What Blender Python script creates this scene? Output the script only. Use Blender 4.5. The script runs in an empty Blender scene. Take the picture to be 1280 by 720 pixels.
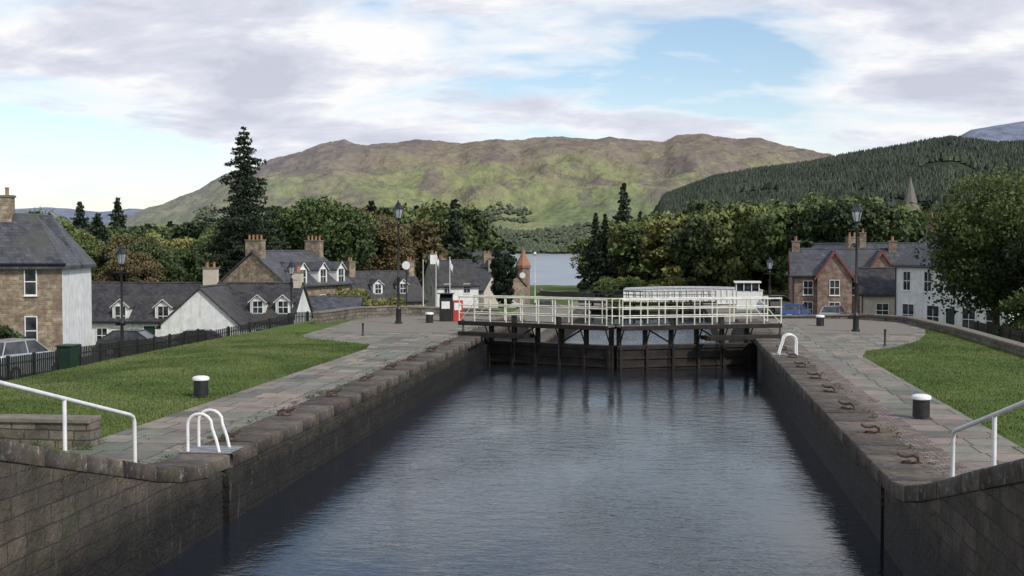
import bpy, math, random
import numpy as np
from mathutils import Vector
from bpy.types import NodeSocket
random.seed(7)
rng=np.random.default_rng(11)
S=bpy.context.scene
COL=S.collection
# ------------------------------------------------------------------ helpers
def nd(nt,t,props=None,ins=None):
    n=nt.nodes.new(t)
    for k,v in (props or {}).items(): setattr(n,k,v)
    for k,v in (ins or {}).items():
        s=n.inputs[k]
        if isinstance(v,NodeSocket): nt.links.new(v,s)
        else: s.default_value=v
    return n
def c4(c): return (c[0],c[1],c[2],1.0)
def ramp(nt,fac,stops,interp='LINEAR'):
    n=nt.nodes.new('ShaderNodeValToRGB'); nt.links.new(fac,n.inputs[0])
    cr=n.color_ramp; cr.interpolation=interp
    while len(cr.elements)<len(stops): cr.elements.new(0.5)
    for e,(p,c) in zip(cr.elements,stops):
        e.position=p; e.color=c4(c) if not isinstance(c,(int,float)) else (c,c,c,1)
    return n.outputs[0]
def mixc(nt,fac,a,b,mode='MIX'):
    n=nt.nodes.new('ShaderNodeMix'); n.data_type='RGBA'; n.blend_type=mode
    for i,v in ((0,fac),(6,a),(7,b)):
        if isinstance(v,NodeSocket): nt.links.new(v,n.inputs[i])
        else: n.inputs[i].default_value=v if i==0 else c4(v)
    return n.outputs[2]
def math_(nt,op,a,b=0.0,clamp=False):
    n=nt.nodes.new('ShaderNodeMath'); n.operation=op; n.use_clamp=clamp
    for i,v in ((0,a),(1,b)):
        if isinstance(v,NodeSocket): nt.links.new(v,n.inputs[i])
        else: n.inputs[i].default_value=v
    return n.outputs[0]
def newmat(name,rough=0.8,spec=0.3,metal=0.0):
    m=bpy.data.materials.new(name); m.use_nodes=True
    nt=m.node_tree; b=nt.nodes['Principled BSDF']
    b.inputs['Roughness'].default_value=rough; b.inputs['Specular IOR Level'].default_value=spec
    b.inputs['Metallic'].default_value=metal
    return m,nt,b
def pos(nt): return nt.nodes.new('ShaderNodeNewGeometry').outputs['Position']
def objc(nt): return nt.nodes.new('ShaderNodeTexCoord').outputs['Object']
def scl(nt,v,s):
    return nd(nt,'ShaderNodeMapping',None,{'Vector':v,'Scale':s}).outputs[0]
def noise(nt,v,scale,detail=4,rough=0.55,dist=0.0):
    return nd(nt,'ShaderNodeTexNoise',None,{'Vector':v,'Scale':scale,'Detail':min(detail,5),'Roughness':rough,'Distortion':dist}).outputs[0]
def bump(nt,b,h,strength=0.3,dist=0.02,normal=None):
    ins={'Height':h,'Strength':strength,'Distance':dist}
    if normal is not None: ins['Normal']=normal
    n=nd(nt,'ShaderNodeBump',None,ins)
    if b is not None: nt.links.new(n.outputs[0],b.inputs['Normal'])
    return n.outputs[0]
def noisy(name,a,b2,scale=3.0,rough=0.85,bs=0.3,bd=0.02,lo=0.35,hi=0.65,spec=0.3,c3=None,use_obj=False,metal=0.0):
    m,nt,b=newmat(name,rough,spec,metal)
    p=objc(nt) if use_obj else pos(nt)
    n1=noise(nt,p,scale,6,0.6)
    col=ramp(nt,n1,[(lo,a),(hi,b2)])
    if c3 is not None:
        n2=noise(nt,p,scale*0.23,3,0.5)
        f=ramp(nt,n2,[(0.45,0.0),(0.6,1.0)])
        col=mixc(nt,f,col,c3)
    nt.links.new(col,b.inputs['Base Color'])
    n3=noise(nt,p,scale*6,3,0.6)
    bump(nt,b,n3,bs,bd)
    return m
def brickmat(name,mode,c1,c2,mortar,bw,bh,ms=0.015,rough=0.85,nscale=1.5,bs=0.5,bd=0.02,wet=None,tint=None,offset=0.5,lichen=None):
    m,nt,b=newmat(name,rough,0.3)
    p=pos(nt) if mode!='house' and mode!='roof' else objc(nt)
    sp=nd(nt,'ShaderNodeSeparateXYZ',None,{0:p}).outputs
    if mode=='yz': a_,b_=sp[1],sp[2]
    elif mode=='xy': a_,b_=sp[0],sp[1]
    elif mode=='yx': a_,b_=sp[1],sp[0]
    else: a_,b_=math_(nt,'ADD',sp[0],sp[1]),sp[2]
    wob=noise(nt,p,1.1,2)
    b_=math_(nt,'ADD',b_,math_(nt,'MULTIPLY',wob,0.10))
    v=nd(nt,'ShaderNodeCombineXYZ',None,{0:a_,1:b_}).outputs[0]
    br=nd(nt,'ShaderNodeTexBrick',{'offset':offset,'squash':0.7,'squash_frequency':3},{'Vector':v,'Color1':c4(c1),'Color2':c4(c2),'Mortar':c4(mortar),'Scale':1.0,'Mortar Size':ms,'Mortar Smooth':0.3,'Bias':0.0,'Brick Width':bw,'Row Height':bh})
    col=br.outputs[0]
    n1=noise(nt,p,nscale,6,0.7)
    col=mixc(nt,1.0,col,ramp(nt,n1,[(0.28,0.45),(0.5,0.95),(0.72,1.5)]),'MULTIPLY')
    if tint:
        n2=noise(nt,p,nscale*0.4,5,0.6)
        col=mixc(nt,ramp(nt,n2,[(0.48,0.0),(0.62,0.7)]),col,tint)
    if lichen:
        n4=noise(nt,p,5.0,6,0.75)
        col=mixc(nt,math_(nt,'MULTIPLY',ramp(nt,n4,[(0.60,0.0),(0.66,1.0)]),0.5),col,lichen)
    if wet:
        n3=noise(nt,scl(nt,p,(1,1.4,0.35)),1.6,6,0.6)
        zz=math_(nt,'ADD',sp[2],math_(nt,'MULTIPLY',n3,0.5))
        f=nd(nt,'ShaderNodeMapRange',None,{'Value':zz,'From Min':wet[0],'From Max':wet[1],'To Min':1.0,'To Max':0.0}).outputs[0]
        col=mixc(nt,f,col,mixc(nt,0.85,col,wet[2]))
        n5=noise(nt,scl(nt,p,(1,3.0,0.5)),2.3,6,0.75)
        col=mixc(nt,math_(nt,'MULTIPLY',ramp(nt,n5,[(0.60,0.0),(0.68,1.0)]),0.4),col,(0.17,0.16,0.14))
        n6=noise(nt,p,1.7,6,0.75)
        mf=math_(nt,'MULTIPLY',ramp(nt,n6,[(0.52,0.0),(0.60,0.6)]),nd(nt,'ShaderNodeMapRange',None,{'Value':sp[2],'From Min':-0.9,'From Max':0.1}).outputs[0])
        col=mixc(nt,mf,col,(0.045,0.055,0.025))
        nt.links.new(nd(nt,'ShaderNodeMapRange',None,{'Value':f,'To Min':rough,'To Max':0.6}).outputs[0],b.inputs['Roughness'])
    nt.links.new(col,b.inputs['Base Color'])
    h=math_(nt,'ADD',math_(nt,'MULTIPLY',br.outputs[1],-1.0),math_(nt,'MULTIPLY',noise(nt,p,11,4,.65),1.0))
    bump(nt,b,h,bs,bd)
    return m

class MB:
    def __init__(s): s.v=[]; s.f=[]
    def add(s,vs,fs):
        o=len(s.v); s.v+=[tuple(v) for v in vs]; s.f+=[tuple(i+o for i in f) for f in fs]
    def hexa(s,b,t):
        s.add(list(b)+list(t),[(3,2,1,0),(4,5,6,7),(0,1,5,4),(1,2,6,5),(2,3,7,6),(3,0,4,7)])
    def box(s,x0,x1,y0,y1,z0,z1):
        if x0>x1:x0,x1=x1,x0
        if y0>y1:y0,y1=y1,y0
        s.hexa([(x0,y0,z0),(x1,y0,z0),(x1,y1,z0),(x0,y1,z0)],[(x0,y0,z1),(x1,y0,z1),(x1,y1,z1),(x0,y1,z1)])
    def cyl(s,p0,p1,r0,r1=None,n=10):
        r1=r0 if r1 is None else r1
        p0=Vector(p0);p1=Vector(p1);d=(p1-p0).normalized()
        a=d.orthogonal().normalized(); b=d.cross(a)
        vs=[];fs=[]
        for p,r in((p0,r0),(p1,r1)):
            for i in range(n):
                t=2*math.pi*i/n; vs.append(p+a*math.cos(t)*r+b*math.sin(t)*r)
        for i in range(n): fs.append((i,(i+1)%n,n+(i+1)%n,n+i))
        fs.append(tuple(range(n-1,-1,-1))); fs.append(tuple(range(n,2*n)))
        s.add(vs,fs)
    def tube(s,pts,r,n=8):
        pts=[Vector(p) for p in pts]; vs=[];fs=[]
        ref=None
        for i,p in enumerate(pts):
            d=(pts[min(i+1,len(pts)-1)]-pts[max(i-1,0)]).normalized()
            if ref is None: ref=d.orthogonal().normalized()
            a=(ref-d*ref.dot(d)).normalized(); ref=a; b=d.cross(a)
            for k in range(n):
                t=2*math.pi*k/n; vs.append(p+a*math.cos(t)*r+b*math.sin(t)*r)
        m=len(pts)
        for i in range(m-1):
            for k in range(n): fs.append((i*n+k,i*n+(k+1)%n,(i+1)*n+(k+1)%n,(i+1)*n+k))
        fs.append(tuple(range(n-1,-1,-1))); fs.append(tuple(range((m-1)*n,m*n)))
        s.add(vs,fs)
    def lathe(s,prof,c=(0,0,0),n=16,rot=0.0):
        vs=[];fs=[]
        for r,z in prof:
            for i in range(n):
                t=2*math.pi*i/n+rot; vs.append((c[0]+math.cos(t)*r,c[1]+math.sin(t)*r,c[2]+z))
        m=len(prof)
        for j in range(m-1):
            for i in range(n): fs.append((j*n+i,j*n+(i+1)%n,(j+1)*n+(i+1)%n,(j+1)*n+i))
        fs.append(tuple(range(n-1,-1,-1))); fs.append(tuple(range((m-1)*n,m*n)))
        s.add(vs,fs)
    def obj(s,name,mat,parent=None,bevel=0,smooth=False,loc=None,rz=0):
        me=bpy.data.meshes.new(name); me.from_pydata(s.v,[],s.f); me.update()
        if mat is not None: me.materials.append(mat)
        if smooth:
            me.polygons.foreach_set('use_smooth',[True]*len(me.polygons))
        o=bpy.data.objects.new(name,me); COL.objects.link(o)
        if smooth:
            try:
                me.set_sharp_from_angle(angle=math.radians(40))
            except Exception: pass
        if parent: o.parent=parent
        if loc: o.location=loc
        o.rotation_euler[2]=rz
        if bevel>0:
            b=o.modifiers.new('bevel','BEVEL'); b.width=bevel; b.segments=2; b.limit_method='ANGLE'
        return o
def empty(name,loc=(0,0,0),rz=0,parent=None):
    e=bpy.data.objects.new(name,None); e.empty_display_size=0.3; COL.objects.link(e)
    e.location=loc; e.rotation_euler[2]=rz
    if parent: e.parent=parent
    return e
def inst(src,name,loc,rz=0,scale=(1,1,1),parent=None):
    o=bpy.data.objects.new(name,src.data if hasattr(src,'data') else src); COL.objects.link(o)
    o.location=loc;o.rotation_euler[2]=rz;o.scale=scale
    if parent:o.parent=parent
    return o
def npmesh(name,V,k,mats,midx=None,fac=None,quads=None):
    me=bpy.data.meshes.new(name)
    nv=len(V); 
    idx=np.arange(nv,dtype=np.int32) if quads is None else np.asarray(quads,dtype=np.int32).ravel()
    nf=len(idx)//k
    me.vertices.add(nv); me.vertices.foreach_set('co',np.asarray(V,dtype=np.float32).ravel())
    me.loops.add(nf*k); me.loops.foreach_set('vertex_index',idx)
    me.polygons.add(nf); me.polygons.foreach_set('loop_start',np.arange(0,nf*k,k,dtype=np.int32))
    try: me.polygons.foreach_set('loop_total',np.full(nf,k,dtype=np.int32))
    except Exception: pass
    if midx is not None: me.polygons.foreach_set('material_index',np.asarray(midx,dtype=np.int32))
    for m in mats: me.materials.append(m)
    if fac is not None:
        a=me.attributes.new('fac','FLOAT','POINT'); a.data.foreach_set('value',np.asarray(fac,dtype=np.float32))
    me.update(calc_edges=True); me.validate()
    return me
def _h(ix,iy,seed):
    v=np.sin(ix*127.1+iy*311.7+seed*74.7)*43758.5453
    return v-np.floor(v)
def vn(x,y,seed=0):
    xi=np.floor(x);yi=np.floor(y);fx=x-xi;fy=y-yi
    fx=fx*fx*(3-2*fx);fy=fy*fy*(3-2*fy)
    a=_h(xi,yi,seed);b=_h(xi+1,yi,seed);c=_h(xi,yi+1,seed);d=_h(xi+1,yi+1,seed)
    return (a*(1-fx)+b*fx)*(1-fy)+(c*(1-fx)+d*fx)*fy
def fbm(x,y,o=5,seed=0,ridged=False):
    s=0;a=.5;t=0
    for i in range(o):
        n=vn(x,y,seed+i)
        if ridged: n=1-np.abs(2*n-1)
        s=s+a*n;t+=a;a*=.5
        x,y=x*1.7+y*1.05+5.2,y*1.7-x*1.05+1.3
    return s/t
def sstep(t): t=np.clip(t,0,1); return t*t*(3-2*t)

# ------------------------------------------------------------------ materials
M={}
def grassmat():
    m,nt,b=newmat('grass_ground',0.9,0.1)
    p=pos(nt)
    n1=noise(nt,p,0.35,5,0.6); n2=noise(nt,p,9,5,0.7); n5=noise(nt,p,45,3,0.7)
    c=ramp(nt,n1,[(0.35,(0.080,0.125,0.026)),(0.55,(0.105,0.158,0.034)),(0.7,(0.15,0.18,0.052))])
    c=mixc(nt,1.0,c,ramp(nt,n2,[(0.3,0.65),(0.7,1.25)]),'MULTIPLY')
    c=mixc(nt,1.0,c,ramp(nt,n5,[(0.3,0.6),(0.7,1.3)]),'MULTIPLY')
    sp=nd(nt,'ShaderNodeSeparateXYZ',None,{0:p}).outputs
    far=nd(nt,'ShaderNodeMapRange',None,{'Value':sp[1],'From Min':70.0,'From Max':160.0}).outputs[0]
    c=mixc(nt,math_(nt,'MULTIPLY',far,0.75),c,ramp(nt,noise(nt,p,0.02,5,.6),[(0.35,(0.04,0.07,0.018)),(0.65,(0.13,0.16,0.05))]))
    nt.links.new(c,b.inputs['Base Color'])
    bump(nt,b,noise(nt,p,60,3,0.8),0.5,0.03)
    return m
M['grass']=grassmat()
M['lockwall']=brickmat('lock_wall_stone','yz',(0.082,0.066,0.052),(0.125,0.100,0.078),(0.056,0.047,0.040),0.68,0.29,0.012,0.85,1.5,0.9,0.05,wet=(-0.35,0.30,(0.007,0.0065,0.007)),tint=(0.055,0.05,0.044))
def copmat():
    m,nt,b=newmat('coping_stone',0.85,0.25)
    p=pos(nt)
    at=nd(nt,'ShaderNodeAttribute',{'attribute_name':'fac'}).outputs['Fac']
    c=ramp(nt,at,[(0.0,(0.082,0.066,0.054)),(0.5,(0.108,0.088,0.072)),(1.0,(0.135,0.113,0.093))])
    c=mixc(nt,1.0,c,ramp(nt,noise(nt,p,2.2,6,0.7),[(0.3,0.5),(0.5,1.0),(0.72,1.35)]),'MULTIPLY')
    sp=nd(nt,'ShaderNodeSeparateXYZ',None,{0:p}).outputs
    near=nd(nt,'ShaderNodeMapRange',None,{'Value':sp[1],'From Min':19.0,'From Max':23.0,'To Min':1.0,'To Max':0.4}).outputs[0]
    lf=math_(nt,'MULTIPLY',ramp(nt,noise(nt,p,6,6,0.78),[(0.555,0.0),(0.63,0.65)]),near)
    c=mixc(nt,lf,c,(0.36,0.35,0.31))
    c=mixc(nt,ramp(nt,noise(nt,p,1.3,6,0.7),[(0.54,0.0),(0.66,0.6)]),c,(0.055,0.060,0.032))
    c=mixc(nt,ramp(nt,noise(nt,p,3.1,6,0.7),[(0.56,0.0),(0.64,0.65)]),c,(0.032,0.029,0.026))
    nt.links.new(c,b.inputs['Base Color'])
    bump(nt,b,noise(nt,p,9,5,0.65),0.6,0.03)
    return m
M['coping']=copmat()
def flagmat():
    m,nt,b=newmat('flagstone_paving',0.75,0.3)
    p=pos(nt)
    br=nd(nt,'ShaderNodeTexBrick',{'offset':0.4,'squash':0.65,'squash_frequency':2},{'Vector':p,'Color1':(0,0,0,1),'Color2':(1,1,1,1),'Mortar':(0.5,0.5,0.5,1),'Scale':1.0,'Mortar Size':0.022,'Mortar Smooth':0.2,'Bias':0.0,'Brick Width':1.25,'Row Height':0.95})
    c=ramp(nt,br.outputs[0],[(0.0,(0.12,0.118,0.10)),(0.25,(0.24,0.215,0.175)),(0.5,(0.15,0.165,0.13)),(0.75,(0.285,0.23,0.185)),(1.0,(0.18,0.15,0.14))])
    c=mixc(nt,br.outputs[1],c,(0.05,0.058,0.032))
    c=mixc(nt,1.0,c,ramp(nt,noise(nt,p,1.2,6,0.68),[(0.28,0.6),(0.5,1.0),(0.72,1.25)]),'MULTIPLY')
    c=mixc(nt,1.0,c,ramp(nt,noise(nt,p,22,4,0.7),[(0.3,0.75),(0.7,1.2)]),'MULTIPLY')
    c=mixc(nt,ramp(nt,noise(nt,p,0.45,5,0.7),[(0.54,0.0),(0.66,0.3)]),c,(0.09,0.09,0.065))
    nt.links.new(c,b.inputs['Base Color'])
    h=math_(nt,'ADD',math_(nt,'MULTIPLY',br.outputs[1],-1.0),math_(nt,'MULTIPLY',noise(nt,p,12,4),0.6))
    bump(nt,b,h,0.5,0.015)
    return m
M['flag']=flagmat()
def settmat():
    m,nt,b=newmat('stone_setts',0.8,0.3)
    p=pos(nt)
    br=nd(nt,'ShaderNodeTexBrick',{'offset':0.5},{'Vector':p,'Color1':(0.13,0.092,0.08,1),'Color2':(0.25,0.205,0.175,1),'Mortar':(0.06,0.055,0.045,1),'Scale':1.0,'Mortar Size':0.014,'Mortar Smooth':0.4,'Brick Width':0.22,'Row Height':0.13})
    c=mixc(nt,1.0,br.outputs[0],ramp(nt,noise(nt,p,1.5,6,0.65),[(0.3,0.6),(0.7,1.4)]),'MULTIPLY')
    nt.links.new(c,b.inputs['Base Color'])
    bump(nt,b,math_(nt,'ADD',math_(nt,'MULTIPLY',br.outputs[1],-1.0),noise(nt,p,20,4)),0.6,0.02)
    return m
M['setts']=settmat()
M['gravel']=noisy('gravel',(0.15,0.13,0.11),(0.27,0.24,0.205),14,0.9,0.6,0.02,c3=(0.20,0.18,0.145))
M['asphalt']=noisy('asphalt',(0.045,0.045,0.047),(0.07,0.07,0.072),8,0.9,0.4,0.01)
M['rubble']=brickmat('rubble_stone','house',(0.22,0.165,0.11),(0.40,0.31,0.21),(0.30,0.265,0.215),0.47,0.22,0.026,0.9,3.2,0.7,0.04,tint=(0.17,0.12,0.09))
M['rubble_red']=brickmat('red_sandstone','house',(0.20,0.135,0.105),(0.29,0.205,0.16),(0.22,0.19,0.16),0.5,0.24,0.02,0.9,2.2,0.6,0.03)
M['parapet']=brickmat('parapet_stone','house',(0.12,0.105,0.085),(0.20,0.175,0.14),(0.07,0.06,0.05),0.55,0.2,0.018,0.9,2,0.6,0.03,lichen=(0.3,0.3,0.27))
M['slate']=brickmat('roof_slate','roof',(0.055,0.057,0.068),(0.10,0.10,0.115),(0.03,0.03,0.033),0.3,0.16,0.008,0.55,1.4,0.4,0.01,tint=(0.085,0.085,0.075))
M['slate2']=brickmat('roof_slate_dark','roof',(0.036,0.035,0.038),(0.07,0.067,0.070),(0.02,0.02,0.02),0.3,0.16,0.008,0.6,1.4,0.4,0.01,tint=(0.07,0.063,0.05))
def harlmat():
    m,nt,b=newmat('white_harling',0.9,0.3)
    p=pos(nt)
    c=ramp(nt,noise(nt,p,2.0,5,.6),[(0.35,(0.64,0.64,0.62)),(0.65,(0.80,0.80,0.78))])
    st=noise(nt,scl(nt,p,(3,3,0.35)),1.3,5,0.7)
    c=mixc(nt,ramp(nt,st,[(0.5,0.0),(0.66,0.45)]),c,(0.42,0.41,0.36))
    nt.links.new(c,b.inputs['Base Color']); bump(nt,b,noise(nt,p,14,3),0.5,0.015); return m
M['harl']=harlmat()
M['cream']=noisy('cream_harling',(0.45,0.40,0.31),(0.55,0.50,0.40),2.0,0.9,0.4,0.01)
M['white']=noisy('white_paint',(0.70,0.70,0.68),(0.84,0.84,0.82),5.0,0.45,0.1,0.003,spec=0.5,use_obj=True)
M['offwhite']=noisy('cream_paint',(0.50,0.50,0.39),(0.76,0.75,0.64),4.0,0.5,0.15,0.003,spec=0.5,use_obj=True)
M['black']=noisy('black_paint',(0.012,0.012,0.013),(0.025,0.025,0.026),6.0,0.4,0.15,0.003,spec=0.5,use_obj=True)
M['red']=noisy('red_paint',(0.40,0.03,0.025),(0.50,0.05,0.04),5.0,0.5,0.1,0.003,spec=0.5,use_obj=True)
M['redtrim']=noisy('red_trim',(0.22,0.05,0.04),(0.30,0.07,0.055),5.0,0.6,0.1,0.003,use_obj=True)
M['timber']=noisy('wet_timber',(0.010,0.008,0.007),(0.028,0.022,0.018),3.0,0.65,0.5,0.01,use_obj=True)
M['timber2']=noisy('weathered_timber',(0.10,0.09,0.075),(0.19,0.17,0.15),4.0,0.8,0.5,0.01,use_obj=True)
M['iron']=noisy('rusty_iron',(0.05,0.035,0.03),(0.14,0.09,0.065),20.0,0.5,0.4,0.005,use_obj=True,metal=0.5)
M['steel']=noisy('galvanised_steel',(0.3,0.3,0.31),(0.42,0.42,0.43),10.0,0.4,0.2,0.003,use_obj=True,metal=0.6)
M['pot']=noisy('terracotta',(0.25,0.12,0.07),(0.36,0.19,0.11),6,0.8,0.2,0.005,use_obj=True)
M['bark']=noisy('bark',(0.05,0.04,0.03),(0.11,0.09,0.07),5,0.9,0.8,0.03,use_obj=True)
M['bin']=noisy('dark_green_plastic',(0.012,0.03,0.02),(0.02,0.045,0.03),5,0.5,0.1,0.003,use_obj=True)
M['rubber']=noisy('rubber',(0.012,0.012,0.012),(0.02,0.02,0.02),8,0.8,0.2,0.003,use_obj=True)
M['coping2']=noisy('cope_stone',(0.13,0.11,0.09),(0.24,0.205,0.17),3,0.9,0.5,0.02,c3=(0.16,0.16,0.13))
m,nt,b=newmat('window_glass',0.08,0.6); nt.links.new(ramp(nt,noise(nt,objc(nt),1.3,2),[(0.4,(0.015,0.018,0.022)),(0.6,(0.06,0.065,0.07))]),b.inputs['Base Color']); M['glass']=m
m,nt,b=newmat('lantern_glass',0.15,0.5); b.inputs['Transmission Weight'].default_value=0.6
nt.links.new(ramp(nt,noise(nt,objc(nt),6,2),[(0.4,(0.4,0.42,0.42)),(0.6,(0.6,0.62,0.62))]),b.inputs['Base Color']); M['lglass']=m
def leafmat(name,dark,mid,light,trans=0.25):
    m,nt,b=newmat(name,0.65,0.25)
    at=nd(nt,'ShaderNodeAttribute',{'attribute_name':'fac'}).outputs['Fac']
    oi=nt.nodes.new('ShaderNodeObjectInfo')
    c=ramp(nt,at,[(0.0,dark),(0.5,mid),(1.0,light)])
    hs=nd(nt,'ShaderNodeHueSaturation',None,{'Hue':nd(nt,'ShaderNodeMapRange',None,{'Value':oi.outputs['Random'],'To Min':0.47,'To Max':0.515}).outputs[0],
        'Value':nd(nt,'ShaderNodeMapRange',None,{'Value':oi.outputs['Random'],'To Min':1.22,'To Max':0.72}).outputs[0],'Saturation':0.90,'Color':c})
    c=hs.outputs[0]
    nt.links.new(c,b.inputs['Base Color'])
    if trans>0:
        tr=nd(nt,'ShaderNodeBsdfTranslucent',None,{'Color':c})
        mx=nd(nt,'ShaderNodeMixShader',None,{0:trans,1:b.outputs[0],2:tr.outputs[0]})
        nt.links.new(mx.outputs[0],nt.nodes['Material Output'].inputs[0])
    return m
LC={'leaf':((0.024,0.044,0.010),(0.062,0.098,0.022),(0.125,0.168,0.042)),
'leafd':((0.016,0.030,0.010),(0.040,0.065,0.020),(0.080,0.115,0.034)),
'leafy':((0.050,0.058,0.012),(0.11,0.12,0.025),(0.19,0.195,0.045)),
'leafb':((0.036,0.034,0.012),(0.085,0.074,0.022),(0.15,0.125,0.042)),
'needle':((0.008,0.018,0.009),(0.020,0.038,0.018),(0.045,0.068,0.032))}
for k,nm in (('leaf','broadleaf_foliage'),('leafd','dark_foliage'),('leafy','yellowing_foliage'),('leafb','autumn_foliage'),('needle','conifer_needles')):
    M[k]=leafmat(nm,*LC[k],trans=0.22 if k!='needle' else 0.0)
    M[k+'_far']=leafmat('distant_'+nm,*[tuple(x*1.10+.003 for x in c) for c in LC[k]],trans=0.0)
M['plant']=leafmat('plantation_conifers',(0.018,0.030,0.020),(0.030,0.046,0.028),(0.048,0.068,0.038),0.0)
M['scrubfar']=leafmat('hillside_trees',(0.045,0.062,0.042),(0.070,0.092,0.052),(0.105,0.130,0.065),0.0)
def watermat(name,sc,strength,base=(0.008,0.012,0.016),rough=0.05,bd=0.05):
    m,nt,b=newmat(name,rough,0.5)
    b.inputs['IOR'].default_value=1.33
    p=pos(nt)
    n1=noise(nt,scl(nt,p,(0.8,1.5,1)),1.7*sc,3,0.55,0.4)
    n2=noise(nt,scl(nt,p,(0.8,1.6,1)),6.5*sc,3,0.6,0.3)
    n3=noise(nt,scl(nt,p,(1.4,.5,1)),0.16*sc,3,0.5)
    am=ramp(nt,n3,[(0.38,0.30),(0.62,1.2)])
    h=math_(nt,'ADD',n1,math_(nt,'MULTIPLY',n2,0.42))
    h=math_(nt,'MULTIPLY',h,am)
    bump(nt,b,h,strength,bd/sc)
    nt.links.new(mixc(nt,ramp(nt,n3,[(0.3,0.0),(0.7,1.0)]),base,(base[0]*1.4,base[1]*1.4,base[2]*1.4)),b.inputs['Base Color'])
    return m
M['water']=watermat('canal_water',1.0,0.58,(0.010,0.013,0.018))
M['loch']=watermat('loch_water',0.12,0.8,(0.19,0.22,0.26),0.3)

# ------------------------------------------------------------------ terrain
XL,XR=-8.5,3.84
YB=[-60,10.8,19.8,21.6,70,80,128,138,200,300,450,620,3200]
ZB=[2.5,2.5,0.22,0,0,-2.4,-2.4,-4.6,-5,-7.5,-11,-15,-17]
def base(y): return np.interp(y,YB,ZB)
def H(x,y):
    x=np.asarray(x,float);y=np.asarray(y,float)
    b=base(y)
    zl=np.interp(y,[-60,40,60,90,110,200,300,450,620,3200],[-1.6,-1.6,-1.9,-3.7,-4.6,-6,-7.5,-11,-15,-17])
    zr=np.interp(y,[-60,40,60,100,200,300,1200,3200],[-1.4,-1.4,-1.8,-2.6,-4,-5,-9,-11])
    tl=sstep((-19.3-x)/8.0); tr=sstep((x-13.4)/5.0)*np.where(y>300,sstep((x-10)/120.0),1.0)
    z=b*(1-tl)+zl*tl
    z=z*(1-tr)+zr*tr
    nn=(fbm(x/9.0,y/9.0,3,3)-.5)*0.5
    w=np.clip(np.maximum((-21-x)/6,(x-15)/6),0,1)
    z=z+nn*w
    lw=sstep((-12.6-x)/3)*sstep((x+19.5)/3)*sstep((y-24)/3)*sstep((50-y)/6)
    z=z+0.16*lw
    return z
def build_ground():
    xs=np.unique(np.concatenate([np.linspace(-7000,-600,24),np.linspace(-600,-60,46),np.arange(-60,-22,1.5),np.arange(-22,-9.6,0.5),[-9.5,-9.4,-4,0,4.7,4.82],np.arange(5.2,20,0.5),np.arange(20,60,1.5),np.linspace(60,600,46),np.linspace(600,7000,24)]))
    ys=np.unique(np.concatenate([np.linspace(-300,-10,8),np.arange(-10,75,0.75),np.arange(75,215,1.5),[205.0,205.3],np.linspace(216,700,80),np.linspace(720,3200,40)]))
    X,Y=np.meshgrid(xs,ys)
    Z=H(X,Y)
    tr=(X>-9.45)&(X<4.75)&(Y<205.1)
    Z[tr]=-9
    nx,ny=len(xs),len(ys)
    V=np.stack([X.ravel(),Y.ravel(),Z.ravel()],1)
    i=np.arange(nx*ny).reshape(ny,nx)
    q=np.stack([i[:-1,:-1],i[:-1,1:],i[1:,1:],i[1:,:-1]],-1).reshape(-1,4)
    me=npmesh('ground',V,4,[M['grass']],quads=q)
    me.polygons.foreach_set('use_smooth',[True]*len(me.polygons))
    o=bpy.data.objects.new('ground',me);COL.objects.link(o)
build_ground()
def strip(name,ys,fl,fr,off,mat,nx=8):
    V=[];F=[]
    for y in ys:
        a,b_=fl(y),fr(y)
        for k in range(nx+1):
            x=a+(b_-a)*k/nx
            V.append((x,y,float(H(x,y))+off))
    n=nx+1
    for j in range(len(ys)-1):
        for k in range(nx): F.append((j*n+k,j*n+k+1,(j+1)*n+k+1,(j+1)*n+k))
    mb=MB();mb.add(V,F);return mb.obj(name,mat,smooth=True)
ysn=list(np.arange(-5,70.2,0.6))
def lle(y): return float(np.interp(y,[-5,47.0,49.0,50.5,52.5,54,60,66,70],[-12.0,-12.05,-12.4,-14.2,-16.3,-16.9,-17.2,-17.6,-17.8]))
def rre(y): return float(np.interp(y,[-5,46,48.5,50.5,54,58,62,70],[7.1,7.2,7.7,9.2,10.8,11.9,12.7,12.8]))
strip('flagstone_path',ysn,lle,lambda y:-9.55,0.012,M['flag'])
strip('flagstone_path',ysn,lambda y:5.5,rre,0.012,M['flag'])
strip('sett_paving',ysn,lambda y:4.86,lambda y:5.5,0.016,M['setts'],2)
strip('gravel_apron',list(np.arange(56,70.1,1)),lambda y:lle(y)+0.6,lambda y:-10.6,0.020,M['gravel'])
strip('gravel_apron',list(np.arange(58,70.1,1)),lambda y:6.6,lambda y:rre(y)-0.5,0.020,M['gravel'])
strip('path',list(np.arange(81,204,2.0)),lambda y:-15.5,lambda y:-9.6,0.03,M['gravel'],4)
strip('path',list(np.arange(81,204,2.0)),lambda y:4.9,lambda y:9.5,0.03,M['gravel'],4)
strip('road',list(np.arange(20,165,2.0)),lambda y:-35.0+max(0,(y-95))*0.12,lambda y:-27.6+max(0,(y-95))*0.12,0.06,M['asphalt'],6)
strip('road',list(np.arange(84,165,2.0)),lambda y:11.5,lambda y:17.5,0.06,M['asphalt'],6)
strip('road',list(np.arange(166,175,1.0)),lambda y:-60,lambda y:-9.6,0.10,M['asphalt'],30)
strip('road',list(np.arange(166,175,1.0)),lambda y:4.9,lambda y:60,0.10,M['asphalt'],30)

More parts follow.
